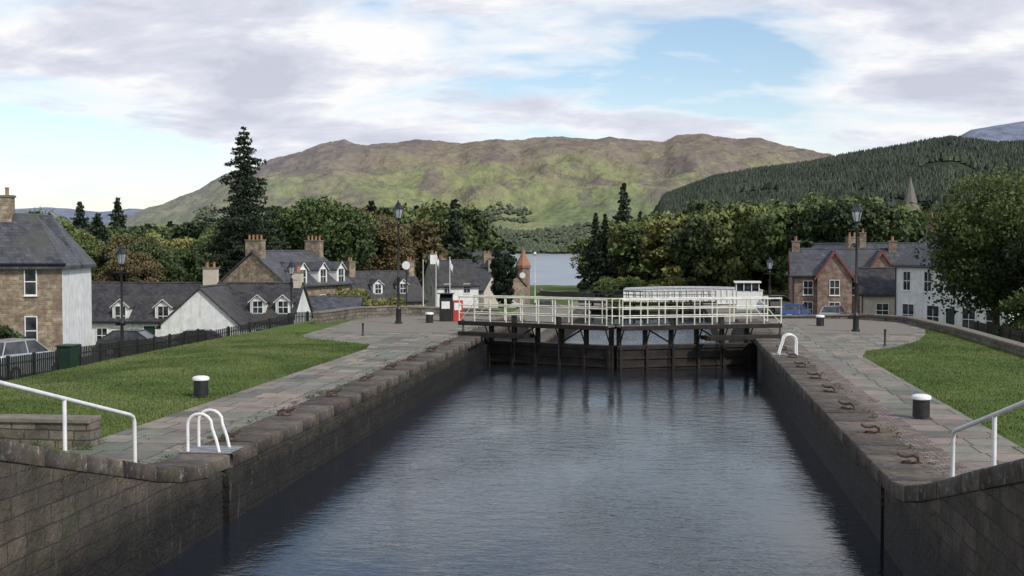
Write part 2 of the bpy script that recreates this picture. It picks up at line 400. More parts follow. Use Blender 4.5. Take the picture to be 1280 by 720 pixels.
def lockwall(side):
    s=-1 if side=='L' else 1
    xe=XL if side=='L' else XR
    e=empty('lock_wall')
    mb=MB()
    def seg(y0,y1,xin):
        n=max(1,int((y1-y0)/0.9))
        for i in range(n):
            a=y0+(y1-y0)*i/n;b=y0+(y1-y0)*(i+1)/n
            za=float(base(a))-0.24;zb=float(base(b))-0.24
            xa=xin;xb=xe+s*1.05
            if xa>xb: xa,xb=xb,xa
            mb.add([(xa,a,-9),(xb,a,-9),(xb,b,-9),(xa,b,-9),(xa,a,za),(xb,a,za),(xb,b,zb),(xa,b,zb)],
                [(3,2,1,0),(4,5,6,7),(0,3,7,4),(1,5,6,2)]+([(0,4,5,1)] if i==0 else [])+([(3,2,6,7)] if i==n-1 else []))
    seg(-6,22.1,xe+s*0.02)
    seg(22.1,22.45,xe+s*0.35)
    seg(22.45,50.6,xe+s*0.02)
    seg(50.6,57.5,xe+s*0.30)
    seg(57.5,205,xe+s*0.02)
    mb.obj('wall_face',M['lockwall'],e)
    V=[];Q=[];fac=[]
    y=-6.0
    while y<204:
        L=random.uniform(1.1,1.8)
        if y<21.8: L=min(L,1.2)
        y1=min(y+L,205)
        j=random.uniform(-0.006,0.006); g=0.003
        wdt=random.uniform(1.02,1.06)
        xi=xe-s*0.004+j
        if 22.0<0.5*(y+y1)<22.9: xi=xe+s*0.06
        xo=xe+s*wdt
        dz=random.uniform(-0.005,0.005)
        z0=float(base(y+g));z1=float(base(y1-g))
        bt=0.27
        r=random.uniform(.025,.05)
        prof=[(xi+s*0.008,-bt),(xi,-bt+0.008),(xi,-r),(xi+s*r*0.3,-r*0.3),(xi+s*r,0.0),(xo-s*0.02,0.0),(xo,-0.02),(xo,-bt)]
        o=len(V)
        n=len(prof)
        for yy,zz in((y+g,z0),(y1-g,z1)):
            for px_,pz in prof: V.append((px_,yy,zz+0.03+pz+dz))
        fv=random.random()
        fac+= [fv]*(2*n)
        for k in range(n):
            Q.append([o+k,o+(k+1)%n,o+n+(k+1)%n,o+n+k])
        Q.append([o+0,o+1,o+2,o+7]);Q.append([o+2,o+3,o+4,o+7]);Q.append([o+4,o+5,o+6,o+7])
        p=o+n
        Q.append([p+7,p+2,p+1,p+0]);Q.append([p+7,p+4,p+3,p+2]);Q.append([p+7,p+6,p+5,p+4])
        y=y1
    me=npmesh('coping',np.array(V),4,[M['coping']],fac=fac,quads=Q)
    o=bpy.data.objects.new('coping_stones',me);COL.objects.link(o);o.parent=e
lockwall('L');lockwall('R')

def plane(name,x0,x1,y0,y1,z,mat):
    mb=MB();mb.add([(x0,y0,z),(x1,y0,z),(x1,y1,z),(x0,y1,z)],[(0,1,2,3)]);return mb.obj(name,mat)
WZ=-1.3
plane('canal_water',-9.0,4.4,-30,54.2,WZ,M['water'])
plane('canal_water',-9.0,4.4,54.3,130.2,-3.3,M['water'])
plane('canal_water',-9.0,4.4,130.3,205.2,-6.3,M['water'])
plane('loch_water',-9000,9000,420,14000,-13,M['loch'])

# ------------------------------------------------------------------ lock gates
def gate_leaf(parent,P0,P1,flip,ztop,zbot,dark=False):
    dx,dy=P1[0]-P0[0],P1[1]-P0[1]
    L=math.hypot(dx,dy)
    e=empty('gate_leaf',(P0[0],P0[1],ztop),math.atan2(dy,dx),parent)
    f=-1 if not flip else 1
    t=MB()
    t.box(0,L-0.02,-0.2,0.2,zbot-ztop,-0.42)
    t.box(-0.1,L-0.02,-0.26,0.26,-0.42,-0.24)
    for z in (-2.6,-1.9,-1.22,-0.85): t.box(0.05,L-0.05,f*0.2,f*0.25,z,z+0.10)
    n=5
    for i in range(n+1):
        s=0.12+(L-0.3)*i/n
        t.box(s-0.08,s+0.08,-0.12,0.12,-0.24,0.5)
        t.box(s-0.07,s+0.07,f*0.2,f*0.30,-1.6,-0.26)
    for i in (1,3):
        s=0.12+(L-0.3)*i/n; s2=0.12+(L-0.3)*(i+1)/n
        t.cyl((s+.1,f*0.10,-0.15),(s2-.1,f*0.10,0.46),0.04,n=6)
    for i in range(n+1):
        s=0.12+(L-0.3)*i/n
        t.box(s-0.06,s+0.06,-0.62,0.62,0.50,0.58)
        t.cyl((s,f*0.2,-0.1),(s,f*0.6,0.48),0.035,n=6)
    t.box(-1.3,L-0.03,f*0.62,f*0.70,0.46,0.66)
    t.box(-1.3,L-0.03,-f*0.70,-f*0.62,0.46,0.66)
    t.box(-1.0,2.6,f*0.95,f*1.2,-0.02,0.20)
    t.box(2.2,2.5,f*0.2,f*1.25,-0.02,0.16)
    t.obj('gate_timbers',M['timber'],e,0.015)
    d=MB()
    s=-1.3
    while s<L-0.1:
        d.box(s,min(s+0.19,L-0.04),-0.6,0.6,0.58,0.63); s+=0.2
    d.obj('deck',M['timber2'],e)
    r=MB()
    hh=1.15; z0=0.64
    for yy in(-0.66,0.66):
        npst=9
        for i in range(npst+1):
            s=-1.25+(L+1.15)*i/npst
            r.cyl((s,yy,z0-0.1),(s,yy,z0+hh),0.03,n=8)
        for z in(0.38,0.76,hh):
            r.cyl((-1.28,yy,z0+z),(L-0.08,yy,z0+z),0.026 if z<hh else 0.034,n=8)
        r.cyl((-1.25+1.1,yy,z0+hh),(-1.25,yy,z0+0.0),0.02,n=6)
    r.obj('handrail',M['offwhite'] if not dark else M['black'],e,smooth=True)
    k=MB()
    for s in(1.6,3.9):
        k.cyl((s,f*0.45,-1.2),(s,f*0.45,1.0),0.03,n=8)
        k.box(s-0.1,s+0.1,f*0.35,f*0.55,0.64,1.0)
    k.obj('paddle_gear',M['black'],e,0.02)
def gates(yp,ztop,zbot,dark=False):
    g=empty('lock_gate')
    c=(XL+XR)/2
    gate_leaf(g,(XL+0.2,yp),(c,yp-2.5),False,ztop,zbot,dark)
    gate_leaf(g,(XR-0.2,yp),(c,yp-2.5),True,ztop,zbot,dark)
gates(55.4,0.0,-5.0)
gates(130.5,-2.4,-8.0,True)

# ------------------------------------------------------------------ street lamp
def lamp(name,x,y,zt,zb=None,white=False):
    zb=float(H(x,y)) if zb is None else zb
    h=zt-zb
    mat=M['black'] if not white else M['white']
    e=empty(name,(x,y,zb))
    m_=MB()
    hp=h-1.05
    m_.lathe([(0.20,0),(0.20,0.12),(0.15,0.16),(0.14,0.75),(0.16,0.8),(0.11,0.88),(0.085,1.0),(0.075,hp*0.45),(0.09,hp*0.45+.03),(0.065,hp*0.45+.09),(0.05,hp-0.25),(0.08,hp-0.2),(0.05,hp-0.14),(0.045,hp),(0.11,hp+0.04)],n=14)
    m_.cyl((-0.38,0,hp-0.32),(0.38,0,hp-0.32),0.022,n=8)
    for sx in(-1,1): m_.lathe([(0.0,-0.04),(0.04,0),(0.0,0.04)],(sx*0.4,0,hp-0.32),8)
    m_.obj('post',mat,e,smooth=True)
    l=MB()
    r0,r1=0.15,0.27; z0,z1=hp+0.06,hp+0.6
    l.lathe([(0.10,-0.02),(r0+0.02,0.0),(r0+0.02,0.04)],(0,0,z0),6)
    for i in range(6):
        t=math.pi*i/3
        l.cyl((r0*math.cos(t),r0*math.sin(t),z0),(r1*math.cos(t),r1*math.sin(t),z1),0.014,n=5)
    l.lathe([(r1+0.05,0),(r1+0.03,0.05),(0.17,0.20),(0.13,0.22),(0.13,0.27),(0.08,0.33),(0.03,0.36),(0.045,0.40),(0.0,0.48)],(0,0,z1),6)
    l.obj('lantern_frame',mat,e)
    g=MB(); g.lathe([(r0-0.012,0.04),(r1-0.015,z1-z0)],(0,0,z0),6); g.obj('lantern_glass',M['lglass'],e)
lamp('street_lamp',-14.3,62.7,6.6)
lamp('street_lamp',9.0,59.7,6.3)
lamp('street_lamp',-26.2,55,4.25)
lamp('street_lamp',-25.8,80,3.2)
lamp('street_lamp',8.2,100,3.3)
lamp('street_lamp',-22.8,205,3.4,white=True)

def bollard(x,y):
    e=empty('mooring_bollard',(x,y,float(H(x,y))))
    a=MB();a.lathe([(0.24,0),(0.24,0.03),(0.20,0.05),(0.195,0.46),(0.21,0.47)],n=24);a.obj('shaft',M['black'],e,smooth=True)
    b_=MB();b_.lathe([(0.215,0.465),(0.23,0.48),(0.23,0.53),(0.21,0.56),(0.13,0.585),(0.0,0.59)],n=24);b_.obj('cap',M['white'],e,smooth=True)
for p in((-12.66,31.3),(-12.8,63.6),(6.0,29.6),(7.8,63.7)): bollard(*p)
def post(x,y,h):
    e=MB();e.lathe([(0.07,0),(0.07,0.06),(0.05,0.09),(0.045,h-0.1),(0.065,h-0.08),(0.065,h-0.04),(0.0,h)],n=12)
    e.obj('iron_post',M['black'],smooth=True,loc=(x,y,float(H(x,y))))
post(-14.0,54,0.62);post(8.9,51.2,0.72);post(-9.9,57.5,0.6);post(5.2,57.5,0.6)
hk=MB()
hk.box(-0.18,0.14,-0.07,0.07,0,0.02)
hk.tube([(-0.13,0,0.01),(-0.12,0,0.09),(-0.04,0,0.13),(0.06,0,0.11),(0.16,0,0.12),(0.23,0.0,0.17)],0.028,6)
hk.tube([(0.04+0.11*math.cos(t),0.11*math.sin(t)+0.05,0.035+0.015*math.sin(t)) for t in np.linspace(0,6.28,13)],0.016,6)
hk0=hk.obj('mooring_hook',M['iron'],smooth=True)
ys_h=[24.2,27.9,31.8,35.4,38.9,42.4,45.9,49.3]
first=True
for y in ys_h:
    for x,rz in((-9.15,0.3),(4.5,math.pi-0.3)):
        if x>0: y2=y-0.9
        else: y2=y
        if first: o=hk0;first=False
        else: o=inst(hk0,'mooring_hook',(0,0,0))
        o.location=(x+random.uniform(-.06,.06),y2,0.035);o.rotation_euler[2]=rz+random.uniform(-.5,.5);o.scale=(1.1,1.1,1.1)
def handles(y,side):
    s=1 if side=='L' else -1
    xe=XL if side=='L' else XR
    e=empty('lock_ladder',(xe,y,0.03))
    a=MB()
    for dy in(-0.28,0.28):
        pts=[(-s*0.95,dy,0.0),(-s*0.95,dy,0.55)]
        for t in np.linspace(0,math.pi,9)[1:-1]:
            pts.append((-s*(0.70+0.25*math.cos(t)),dy,0.55+0.22*math.sin(t)))
        pts+=[(-s*0.45,dy,0.5),(-s*0.36,dy,0.25),(-s*0.3,dy,0.0)]
        a.tube(pts,0.032,8)
    a.obj('grab_rails',M['white'],e,smooth=True)
    b_=MB();b_.box(-s*1.1,-s*0.04,-0.42,0.42,0.008,0.022);
    for k in range(5): b_.box(-s*1.1,-s*0.04,-0.42+0.2*k,-0.40+0.2*k,0.023,0.035)
    b_.obj('plate',M['steel'],e)
handles(22.95,'L');handles(46.3,'R')
def ramp_rail(x):
    e=empty('handrail')
    a=MB()
    def zz(y): return max(0.0,(20.8-y)*0.25)+0.02
    top=[(x,4.0,zz(10.9)+0.85),(x,10.9,zz(10.9)+0.85)]+[(x,y,zz(y)+0.84) for y in(12,14,16,18,19.15)]
    top+=[(x,19.27,zz(19.2)+0.80),(x,19.32,zz(19.2)+0.70),(x,19.33,zz(19.3)-0.1)]
    a.tube(top,0.034,10)
    for y in(16.95,14.6,12.3,10,7.6,5): a.cyl((x,y,float(base(y))),(x,y,min(zz(y),zz(10.9))+0.84),0.032,n=10)
    a.obj('rail',M['white'],e,smooth=True)
ramp_rail(-9.0);ramp_rail(4.4)
def polywall(name,pts,th,h,mat,cap=True,caph=0.1,zfun=None,sub=1.2):
    e=empty(name)
    w=MB();c=MB()
    P=[]
    for (a,b_) in zip(pts[:-1],pts[1:]):
        n=max(1,int(math.hypot(b_[0]-a[0],b_[1]-a[1])/sub))
        for i in range(n): P.append((a[0]+(b_[0]-a[0])*i/n,a[1]+(b_[1]-a[1])*i/n))
    P.append(pts[-1])
    N_=[]
    for i,p in enumerate(P):
        a=P[max(i-1,0)];b_=P[min(i+1,len(P)-1)]
        d=Vector((b_[0]-a[0],b_[1]-a[1])).normalized();N_.append((-d.y,d.x))
    for i in range(len(P)-1):
        def cr(j,t,z): return(P[j][0]+N_[j][0]*t,P[j][1]+N_[j][1]*t,z)
        g0=(zfun or (lambda x,y:float(H(x,y))))(*P[i]);g1=(zfun or (lambda x,y:float(H(x,y))))(*P[i+1])
        t=th/2
        w.hexa([cr(i,-t,g0-0.4),cr(i+1,-t,g1-0.4),cr(i+1,t,g1-0.4),cr(i,t,g0-0.4)],[cr(i,-t,g0+h),cr(i+1,-t,g1+h),cr(i+1,t,g1+h),cr(i,t,g0+h)])
        if cap:
            t=th/2+0.05
            c.hexa([cr(i,-t,g0+h+.002),cr(i+1,-t,g1+h+.002),cr(i+1,t,g1+h+.002),cr(i,t,g0+h+.002)],[cr(i,-t,g0+h+caph),cr(i+1,-t,g1+h+caph),cr(i+1,t,g1+h+caph),cr(i,t,g0+h+caph)])
    w.obj('wall',mat,e)
    if cap: c.obj('cope',M['coping2'],e,0.02)
polywall('low_stone_wall',[(-18,23.1),(-11.7,23.3)],0.5,0.5,M['parapet'])
polywall('stone_parapet',[(-18.6,62),(-18.0,67.5),(-15.5,70.3),(-10,71)],0.4,0.55,M['parapet'])
polywall('stone_parapet',[(5.4,71),(10.4,70.3),(12.9,67),(13.5,58),(13.5,30)],0.42,0.26,M['parapet'])
def fence(name,p0,p1,h,mat,gap=0.16,w=0.09):
    mb=MB();n=int(math.hypot(p1[0]-p0[0],p1[1]-p0[1])/gap)
    ang=math.atan2(p1[1]-p0[1],p1[0]-p0[0]);c,s=math.cos(ang),math.sin(ang)
    def bx(x,y,hw,ht,z0,z1):
        q=[(-hw,-ht),(hw,-ht),(hw,ht),(-hw,ht)]
        r=[(x+a*c-b_*s,y+a*s+b_*c) for a,b_ in q]
        mb.hexa([(a,b_,z0) for a,b_ in r],[(a,b_,z1) for a,b_ in r])
    for i in range(n):
        t=i/n;x=p0[0]+(p1[0]-p0[0])*t;y=p0[1]+(p1[1]-p0[1])*t;z=float(H(x,y))
        bx(x,y,w/2,0.012,z+0.05,z+h+random.uniform(-.01,.01))
        if i%12==0: bx(x,y+.06,0.055,0.05,z-0.1,z+h+0.06)
    for hz in(0.3,h-0.25):
        m_=int(n/10)
        for i in range(m_):
            a=i/m_;b_=(i+1)/m_
            A=(p0[0]+(p1[0]-p0[0])*a,p0[1]+(p1[1]-p0[1])*a);B=(p0[0]+(p1[0]-p0[0])*b_,p0[1]+(p1[1]-p0[1])*b_)
            mb.cyl((A[0]+.03,A[1],float(H(*A))+hz),(B[0]+.03,B[1],float(H(*B))+hz),0.03,n=4)
    mb.obj(name,mat)
fence('picket_fence',(-24.2,34),(-24.8,62),1.15,M['black'])
fence('picket_fence',(-24.8,62),(-20.5,76),1.0,M['black'])
fence('picket_fence',(16.2,42),(16.0,66),1.2,M['timber'])
e=empty('notice_lectern',(-11.9,65.1,0.02),math.radians(8))
a=MB();a.add([(-.62,-.25,0),(.1,-.25,0),(.1,.35,0),(-.62,.35,0),(-.62,-.25,1.25),(.1,-.25,1.25),(.1,.35,1.5),(-.62,.35,1.5)],[(3,2,1,0),(4,5,6,7),(0,1,5,4),(1,2,6,5),(2,3,7,6),(3,0,4,7)])
a.obj('cabinet',M['black'],e,0.02)
a=MB();a.box(.12,.66,-.2,.25,0.0,1.15);a.obj('red_box',M['red'],e,0.03)
a=MB();a.box(.2,.58,-.215,-.203,0.62,1.02);a.box(-.5,-.05,-.27,-.255,0.7,1.1);a.obj('notices',M['white'],e)
a=MB();a.box(-.72,.18,-.33,.42,1.5,1.55);a.obj('lid',M['black'],e,0.01)
e=empty('wheelie_bin',(-22.9,43.5,float(H(-22.9,43.5))))
a=MB();a.hexa([(-.24,-.3,.08),(.24,-.3,.08),(.24,.3,.08),(-.24,.3,.08)],[(-.3,-.38,.98),(.3,-.38,.98),(.3,.38,.98),(-.3,.38,.98)]);a.box(-.33,.33,-.42,.40,.98,1.06);a.obj('body',M['bin'],e,0.03)
a=MB();[a.cyl((sx,.3,.1),(sx+.06,.3,.1),.1,n=14) for sx in(-.3,.24)];a.obj('wheels',M['rubber'],e)
def flagpole(x,y,zt,flag=True):
    z=float(H(x,y));e=empty('flagpole',(x,y,z))
    a=MB();a.lathe([(0.07,0),(0.045,0.3),(0.025,zt-z-0.05),(0.05,zt-z),(0.0,zt-z+0.06)],n=10);a.obj('pole',M['white'],e,smooth=True)
    if flag:
        f=MB();V=[];F=[];nx,nz=10,5
        for i in range(nx+1):
            for k in range(nz+1):
                u=i/nx;v=k/nz
                V.append((0.03+u*0.22,0.08*math.sin(u*9+v*2)*u,zt-z-0.12-v*0.6-u*0.6))
        for i in range(nx):
            for k in range(nz):
                q=i*(nz+1)+k;F.append((q,q+1,q+nz+2,q+nz+1))
        f.add(V,F);f.obj('flag',M['white'],e,smooth=True)
flagpole(-18.6,90,3.1,False);flagpole(-17.6,90,3.7,True);flagpole(-16.9,92,3.3,True)
z=float(H(-19.9,90));e=empty('round_sign',(-19.9,90,z))
a=MB();a.cyl((0,0,0),(0,0,2.8-z),0.05);a.obj('post',M['black'],e)
a=MB();a.cyl((0,-.06,2.7-z),(0,.0,2.7-z),0.33,n=24);a.obj('disc',M['white'],e)
a=MB();a.tube([(0.33*math.cos(t),-.03,2.7-z+.33*math.sin(t)) for t in np.linspace(0,6.283,25)],0.035,6);a.obj('rim',M['black'],e)

# ------------------------------------------------------------------ houses
def house(name,loc,rz,L,D,eave,ridge,wall,roof,wins=(),dorm=(),chim=(),hip=0,doors=(),parent=None,trim=None,frame=None,double=False,sidewall=None,cwall=None):
    e=empty(name,loc,rz,parent)
    frame=frame or M['white']; 
    w=MB()
    b0=-2.0
    if hip or double:
        w.box(0,L,0,D,b0,eave)
    else:
        V=[(0,0,b0),(L,0,b0),(L,D,b0),(0,D,b0),(0,0,eave),(L,0,eave),(L,D,eave),(0,D,eave),(0,D/2,ridge-.03),(L,D/2,ridge-.03)]
        w.add(V,[(0,1,5,4),(2,3,7,6),(3,0,4,8,7),(1,2,6,9,5),(3,2,1,0)])
    w.obj('walls',wall,e)
    if sidewall:
        s=MB();s.box(L+.003,L+.03,-.005,D+.01,b0,eave-.02);s.obj('side_wall',sidewall,e)
    r=MB();o=0.28
    def gable_roof(y0,y1,ze,zr,x0,x1,hp):
        ym=(y0+y1)/2;sl=(zr-ze)/(ym-y0)
        zo=ze-o*sl;th=0.14
        if hp:
            V=[(x0-o,y0-o,zo),(x1+o,y0-o,zo),(x1+o,y1+o,zo),(x0-o,y1+o,zo),(x0+hp,ym,zr),(x1-hp,ym,zr)]
            V=[(a,b_,c+th) for a,b_,c in V]+[(x0-o,y0-o,zo-.02),(x1+o,y0-o,zo-.02),(x1+o,y1+o,zo-.02),(x0-o,y1+o,zo-.02)]
            r.add(V,[(0,1,5,4),(1,2,5),(2,3,4,5),(3,0,4),(0,6,7,1),(1,7,8,2),(2,8,9,3),(3,9,6,0),(9,8,7,6)])
        else:
            for (ya,yb) in((y0-o,ym),(y1+o,ym)):
                V=[(x0-.18,ya,zo),(x1+.18,ya,zo),(x1+.18,yb,zr),(x0-.18,yb,zr)]
                r.hexa(V,[(a,b_,c+th) for a,b_,c in V])
            r.cyl((x0-.18,ym,zr+th),(x1+.18,ym,zr+th),0.09,n=8)
    if double:
        gable_roof(0,D/2,eave,ridge,0,L,double);gable_roof(D/2,D,eave,ridge,0,L,double)
    else: gable_roof(0,D,eave,ridge,0,L,hip)
    r.obj('roof',roof,e)
    fr=MB();gl=MB();dr=MB()
    def fmap(face):
        if face=='F': return lambda u,z,q:(u,-q,z)
        if face=='B': return lambda u,z,q:(u,D+q,z)
        if face=='L': return lambda u,z,q:(-q,u,z)
        return lambda u,z,q:(L+(0.03 if sidewall else 0)+q,u,z)
    def bx(mb,f,u0,u1,z0,z1,q0,q1):
        a=f(u0,z0,q0);b_=f(u1,z1,q1);mb.box(a[0],b_[0],a[1],b_[1],a[2],b_[2])
    def window(f,u,z,ww,hh,bars=True):
        bx(gl,f,u-ww/2,u+ww/2,z,z+hh,0.005,0.02)
        t=0.05
        for (a,b_,c,d) in((u-ww/2-t,u-ww/2,z-t,z+hh+t),(u+ww/2,u+ww/2+t,z-t,z+hh+t)): bx(fr,f,a,b_,c,d,0.004,0.06)
        bx(fr,f,u-ww/2,u+ww/2,z+hh,z+hh+t,0.004,0.058);bx(fr,f,u-ww/2-t-.04,u+ww/2+t+.04,z-t-.06,z-t,0.004,0.10)
        bx(fr,f,u-ww/2,u+ww/2,z-t,z,0.004,0.055)
        bx(fr,f,u-ww/2,u+ww/2,z+hh/2-.025,z+hh/2+.025,0.021,0.045)
        if bars and ww>0.6: bx(fr,f,u-.018,u+.018,z,z+hh,0.021,0.042)
    for (face,u,z,ww,hh) in wins: window(fmap(face),u,z,ww,hh)
    for (face,u,ww,hh) in doors:
        f=fmap(face);bx(dr,f,u-ww/2,u+ww/2,0,hh,0.004,0.04)
        bx(fr,f,u-ww/2-.08,u-ww/2,0,hh+.08,0.004,0.06);bx(fr,f,u+ww/2,u+ww/2+.08,0,hh+.08,0.004,0.06);bx(fr,f,u-ww/2,u+ww/2,hh,hh+.08,0.004,0.058)
    dw=MB();drf=MB()
    sl=(ridge-eave)/(D/2)
    for (u,ww,zb,zt) in dorm:
        yf=max(-0.03,(zb-eave)/sl); yb=(zt-eave)/sl; za=zt+ww*0.42; ybk=min(D/2,(za-eave)/sl)
        V=[(u-ww/2,yf,min(zb,eave)-.1),(u+ww/2,yf,min(zb,eave)-.1),(u+ww/2,yf,zt),(u,yf,za-.03),(u-ww/2,yf,zt),(u-ww/2,yb+.1,zt),(u+ww/2,yb+.1,zt),(u-ww/2,yb+.1,zb),(u+ww/2,yb+.1,zb)]
        dw.add(V,[(0,1,2,3,4),(0,4,5,7),(1,8,6,2)])
        for sg in(-1,1):
            V=[(u+sg*(ww/2+.15),yf-.15,zt-.12),(u,yf-.15,za),(u,ybk+.15,za),(u+sg*(ww/2+.15),yb+.2,zt-.12)]
            drf.hexa(V,[(a,b_,c+.1) for a,b_,c in V])
            V=[(u+sg*(ww/2+.15),yf-.19,zt-.12),(u,yf-.19,za+.0),(u,yf-.155,za+.0),(u+sg*(ww/2+.15),yf-.155,zt-.12)]
            fr.hexa(V,[(a,b_,c+.06) for a,b_,c in V])
        f=lambda uu,z,q,yf=yf:(uu,yf-q,z)
        window(f,u,zb+.12,ww*0.62,zt-zb-.1)
    if dorm:
        dw.obj('dormer_walls',M['harl'] if wall is not M['rubble_red'] else M['white'],e);drf.obj('dormer_roofs',roof,e)
    if trim and not hip:
        tm=MB()
        for xx in(-0.2-.03,L+0.2):
            for sg in(-1,1):
                yb0=D/2+sg*(D/2+o);zo=eave-o*sl
                V=[(xx,yb0,zo-.06),(xx+.03,yb0,zo-.06),(xx+.03,D/2,ridge-.06),(xx,D/2,ridge-.06)]
                tm.hexa(V,[(a,b_,c+.22) for a,b_,c in V])
        tm.obj('bargeboards',trim,e)
    fr.obj('window_frames',frame,e);gl.obj('window_glass',M['glass'],e)
    if doors: dr.obj('doors',M['bin'],e)
    if chim:
        c=MB();p=MB();cp=MB()
        for (cx,cy,zt,cw,cd) in chim:
            c.box(cx-cw/2,cx+cw/2,cy-cd/2,cy+cd/2,eave,zt-.12);cp.box(cx-cw/2-.06,cx+cw/2+.06,cy-cd/2-.06,cy+cd/2+.06,zt-.12,zt)
            along=cw>=cd;nn=max(2,int(max(cw,cd)/0.4))
            for i in range(nn):
                t=(i+.5)/nn-.5
                p.lathe([(0.12,0),(0.1,0.05),(0.1,0.36),(0.12,0.38),(0.12,0.42)],(cx+(t*cw if along else 0),cy+(0 if along else t*cd),zt),8)
        c.obj('chimney_stacks',cwall or wall,e);cp.obj('chimney_caps',M['coping2'],e);p.obj('chimney_pots',M['pot'],e,smooth=True)
    g=MB()
    if not hip and not double:
        zo=eave-o*sl
        g.cyl((-.15,-o-.05,zo),(L+.15,-o-.05,zo),0.06,n=6);
    else: g.cyl((-o,-o-.05,eave-.15),(L+o,-o-.05,eave-.15),0.06,n=6)
    g.cyl((0.12,-.08,b0),(0.12,-.08,eave-.15),0.045,n=6)
    g.obj('gutter',M['black'],e)
    return e
R=math.radians
th=R(15);LL=13.0
house('stone_house',(-31.9-LL*math.cos(th),60-LL*math.sin(th),-1.8),th,LL,7.0,5.15,7.6,M['rubble'],M['slate'],
 wins=[('F',LL-1.6,0.75,0.55,1.45),('F',LL-1.6,3.4,0.55,1.35),('F',LL-4.6,3.4,0.55,1.35),('F',LL-4.6,.75,0.55,1.45),('F',LL-8,3.4,0.55,1.35)],chim=[(LL-3.5,1.75,8.7,1.2,0.7)],double=1.75,sidewall=M['harl'],doors=[('F',LL-6.4,0.95,2.1)])
hc=house('white_cottage',(-45.6,88,-4.0),R(3),17.0,6.4,2.5,5.1,M['harl'],M['slate2'],
 wins=[('F',2.0,0.7,0.8,1.1),('F',4.6,0.7,0.8,1.1),('F',14.6,0.7,0.8,1.1)],dorm=[(3.5,1.3,1.9,3.5),(6.9,1.3,1.9,3.5),(14.2,1.2,2.9,3.9),(16.2,1.2,2.9,3.9)],chim=[(9.6,3.2,6.5,1.1,0.6),(16.7,3.2,6.2,0.6,0.9)],doors=[('F',5.8,0.9,2.0)],cwall=M['cream'])
house('gable_wing',(7.9,3.2,0),R(-90),6.4,6.0,2.3,5.0,M['harl'],M['slate2'],wins=[('L',2.6,2.6,0.5,0.7)],parent=hc)
th=R(75)
h2=house('stone_villa',(-33.9,104,-4.6),th,11.0,7.4,5.3,8.2,M['rubble'],M['slate'],
 wins=[('L',2.0,3.3,0.8,1.3),('L',5.4,3.3,0.8,1.3),('L',2.0,.8,0.8,1.4),('F',2.2,2.9,0.8,1.3),('F',6,2.9,0.8,1.3),('F',9,2.9,0.8,1.3)],dorm=[(2.5,1.5,5.1,6.6),(6.0,1.5,5.1,6.6),(9.3,1.5,5.1,6.6)],chim=[(0.5,3.7,9.4,0.7,1.7),(10.5,3.7,9.4,0.7,1.7)])
house('white_annex',(-31.2,101,-4.6),R(10),4.5,3.6,3.1,4.2,M['harl'],M['slate'],wins=[('F',1.3,1.4,1.0,1.2),('F',3.2,1.4,1.0,1.2)])
house('slate_roofed_house',(-32.5,124,-5.0),R(40),8,6.5,3.4,6.3,M['rubble'],M['slate2'],wins=[('F',2,1.2,.9,1.2),('F',5,1.2,.9,1.2)],dorm=[(2.5,1.1,4,5.1),(5.5,1.1,4,5.1)],chim=[(0.4,3.2,7.6,.7,1.2),(7.6,3.2,7.6,.7,1.2)])
house('slate_roofed_house',(-33,162,-5.6),R(-20),9,6.5,4.0,6.8,M['cream'],M['slate'],wins=[('F',2,1.2,.9,1.2),('F',5,1.2,.9,1.2)],chim=[(0.4,3.2,8.2,.7,1.2),(8.6,3.2,8.2,.7,1.2)])
house('white_house',(-28.6,146,-4.6),R(25),5.5,7.2,4.0,6.9,M['harl'],M['slate2'],wins=[('F',1.5,3,.8,1.1),('F',4,3,.8,1.1),('F',1.5,.8,.8,1.1),('L',2.2,2.6,.8,1.2),('L',4.9,2.6,.8,1.2)],chim=[(0.4,3.6,7.9,.7,1.2)])
house('village_hall',(-38,192,-6),R(5),12,9,5.2,9.2,M['rubble'],M['slate'],wins=[('F',2,1.5,1,2),('F',6,1.5,1,2),('F',10,1.5,1,2)])
house('slate_roofed_house',(-30.5,178,-6),R(-60),7,7,4.5,8.0,M['rubble'],M['slate2'],wins=[('L',2.2,2.6,.9,1.2),('L',4.9,2.6,.9,1.2)],chim=[(0.4,3.5,9.2,.7,1.2)])
house('white_house',(-46,140,-5.4),R(12),8,6.5,4.3,7.2,M['cream'],M['slate2'],wins=[('F',1.5,3,.9,1.2),('F',4,3,.9,1.2)])
hr=house('sandstone_house',(11.2,112,-2.8),R(-4),9.5,7,4.4,6.6,M['rubble_red'],M['slate'],wins=[('F',1.4,2.6,.8,1.2),('F',5.1,2.6,.8,1.2),('F',1.4,.6,.8,1.3)],chim=[(0.4,3.5,7.5,.7,1.0),(9.1,3.5,7.5,.7,1.0)],trim=M['redtrim'])
for u in(2.2,6.3):
    house('front_gable',(u,3.2,0),R(-90),4.0,3.0,4.3,6.4,M['rubble_red'],M['slate'],wins=[('R',1.5,2.6,.8,1.3),('R',1.5,.6,.9,1.3)],parent=hr,trim=M['redtrim'])
house('slate_roofed_house',(12.2,126,-3),R(-70),8,6,4.5,7.3,M['rubble'],M['slate'],wins=[('R',2,2.5,.9,1.2)],chim=[(7.6,3,8.1,.6,1.0)])
house('stone_cottage',(15.6,101,-2.6),R(-8),3.4,4.0,3.0,4.8,M['cream'],M['slate2'],wins=[('F',1.7,1,.9,1.1)])
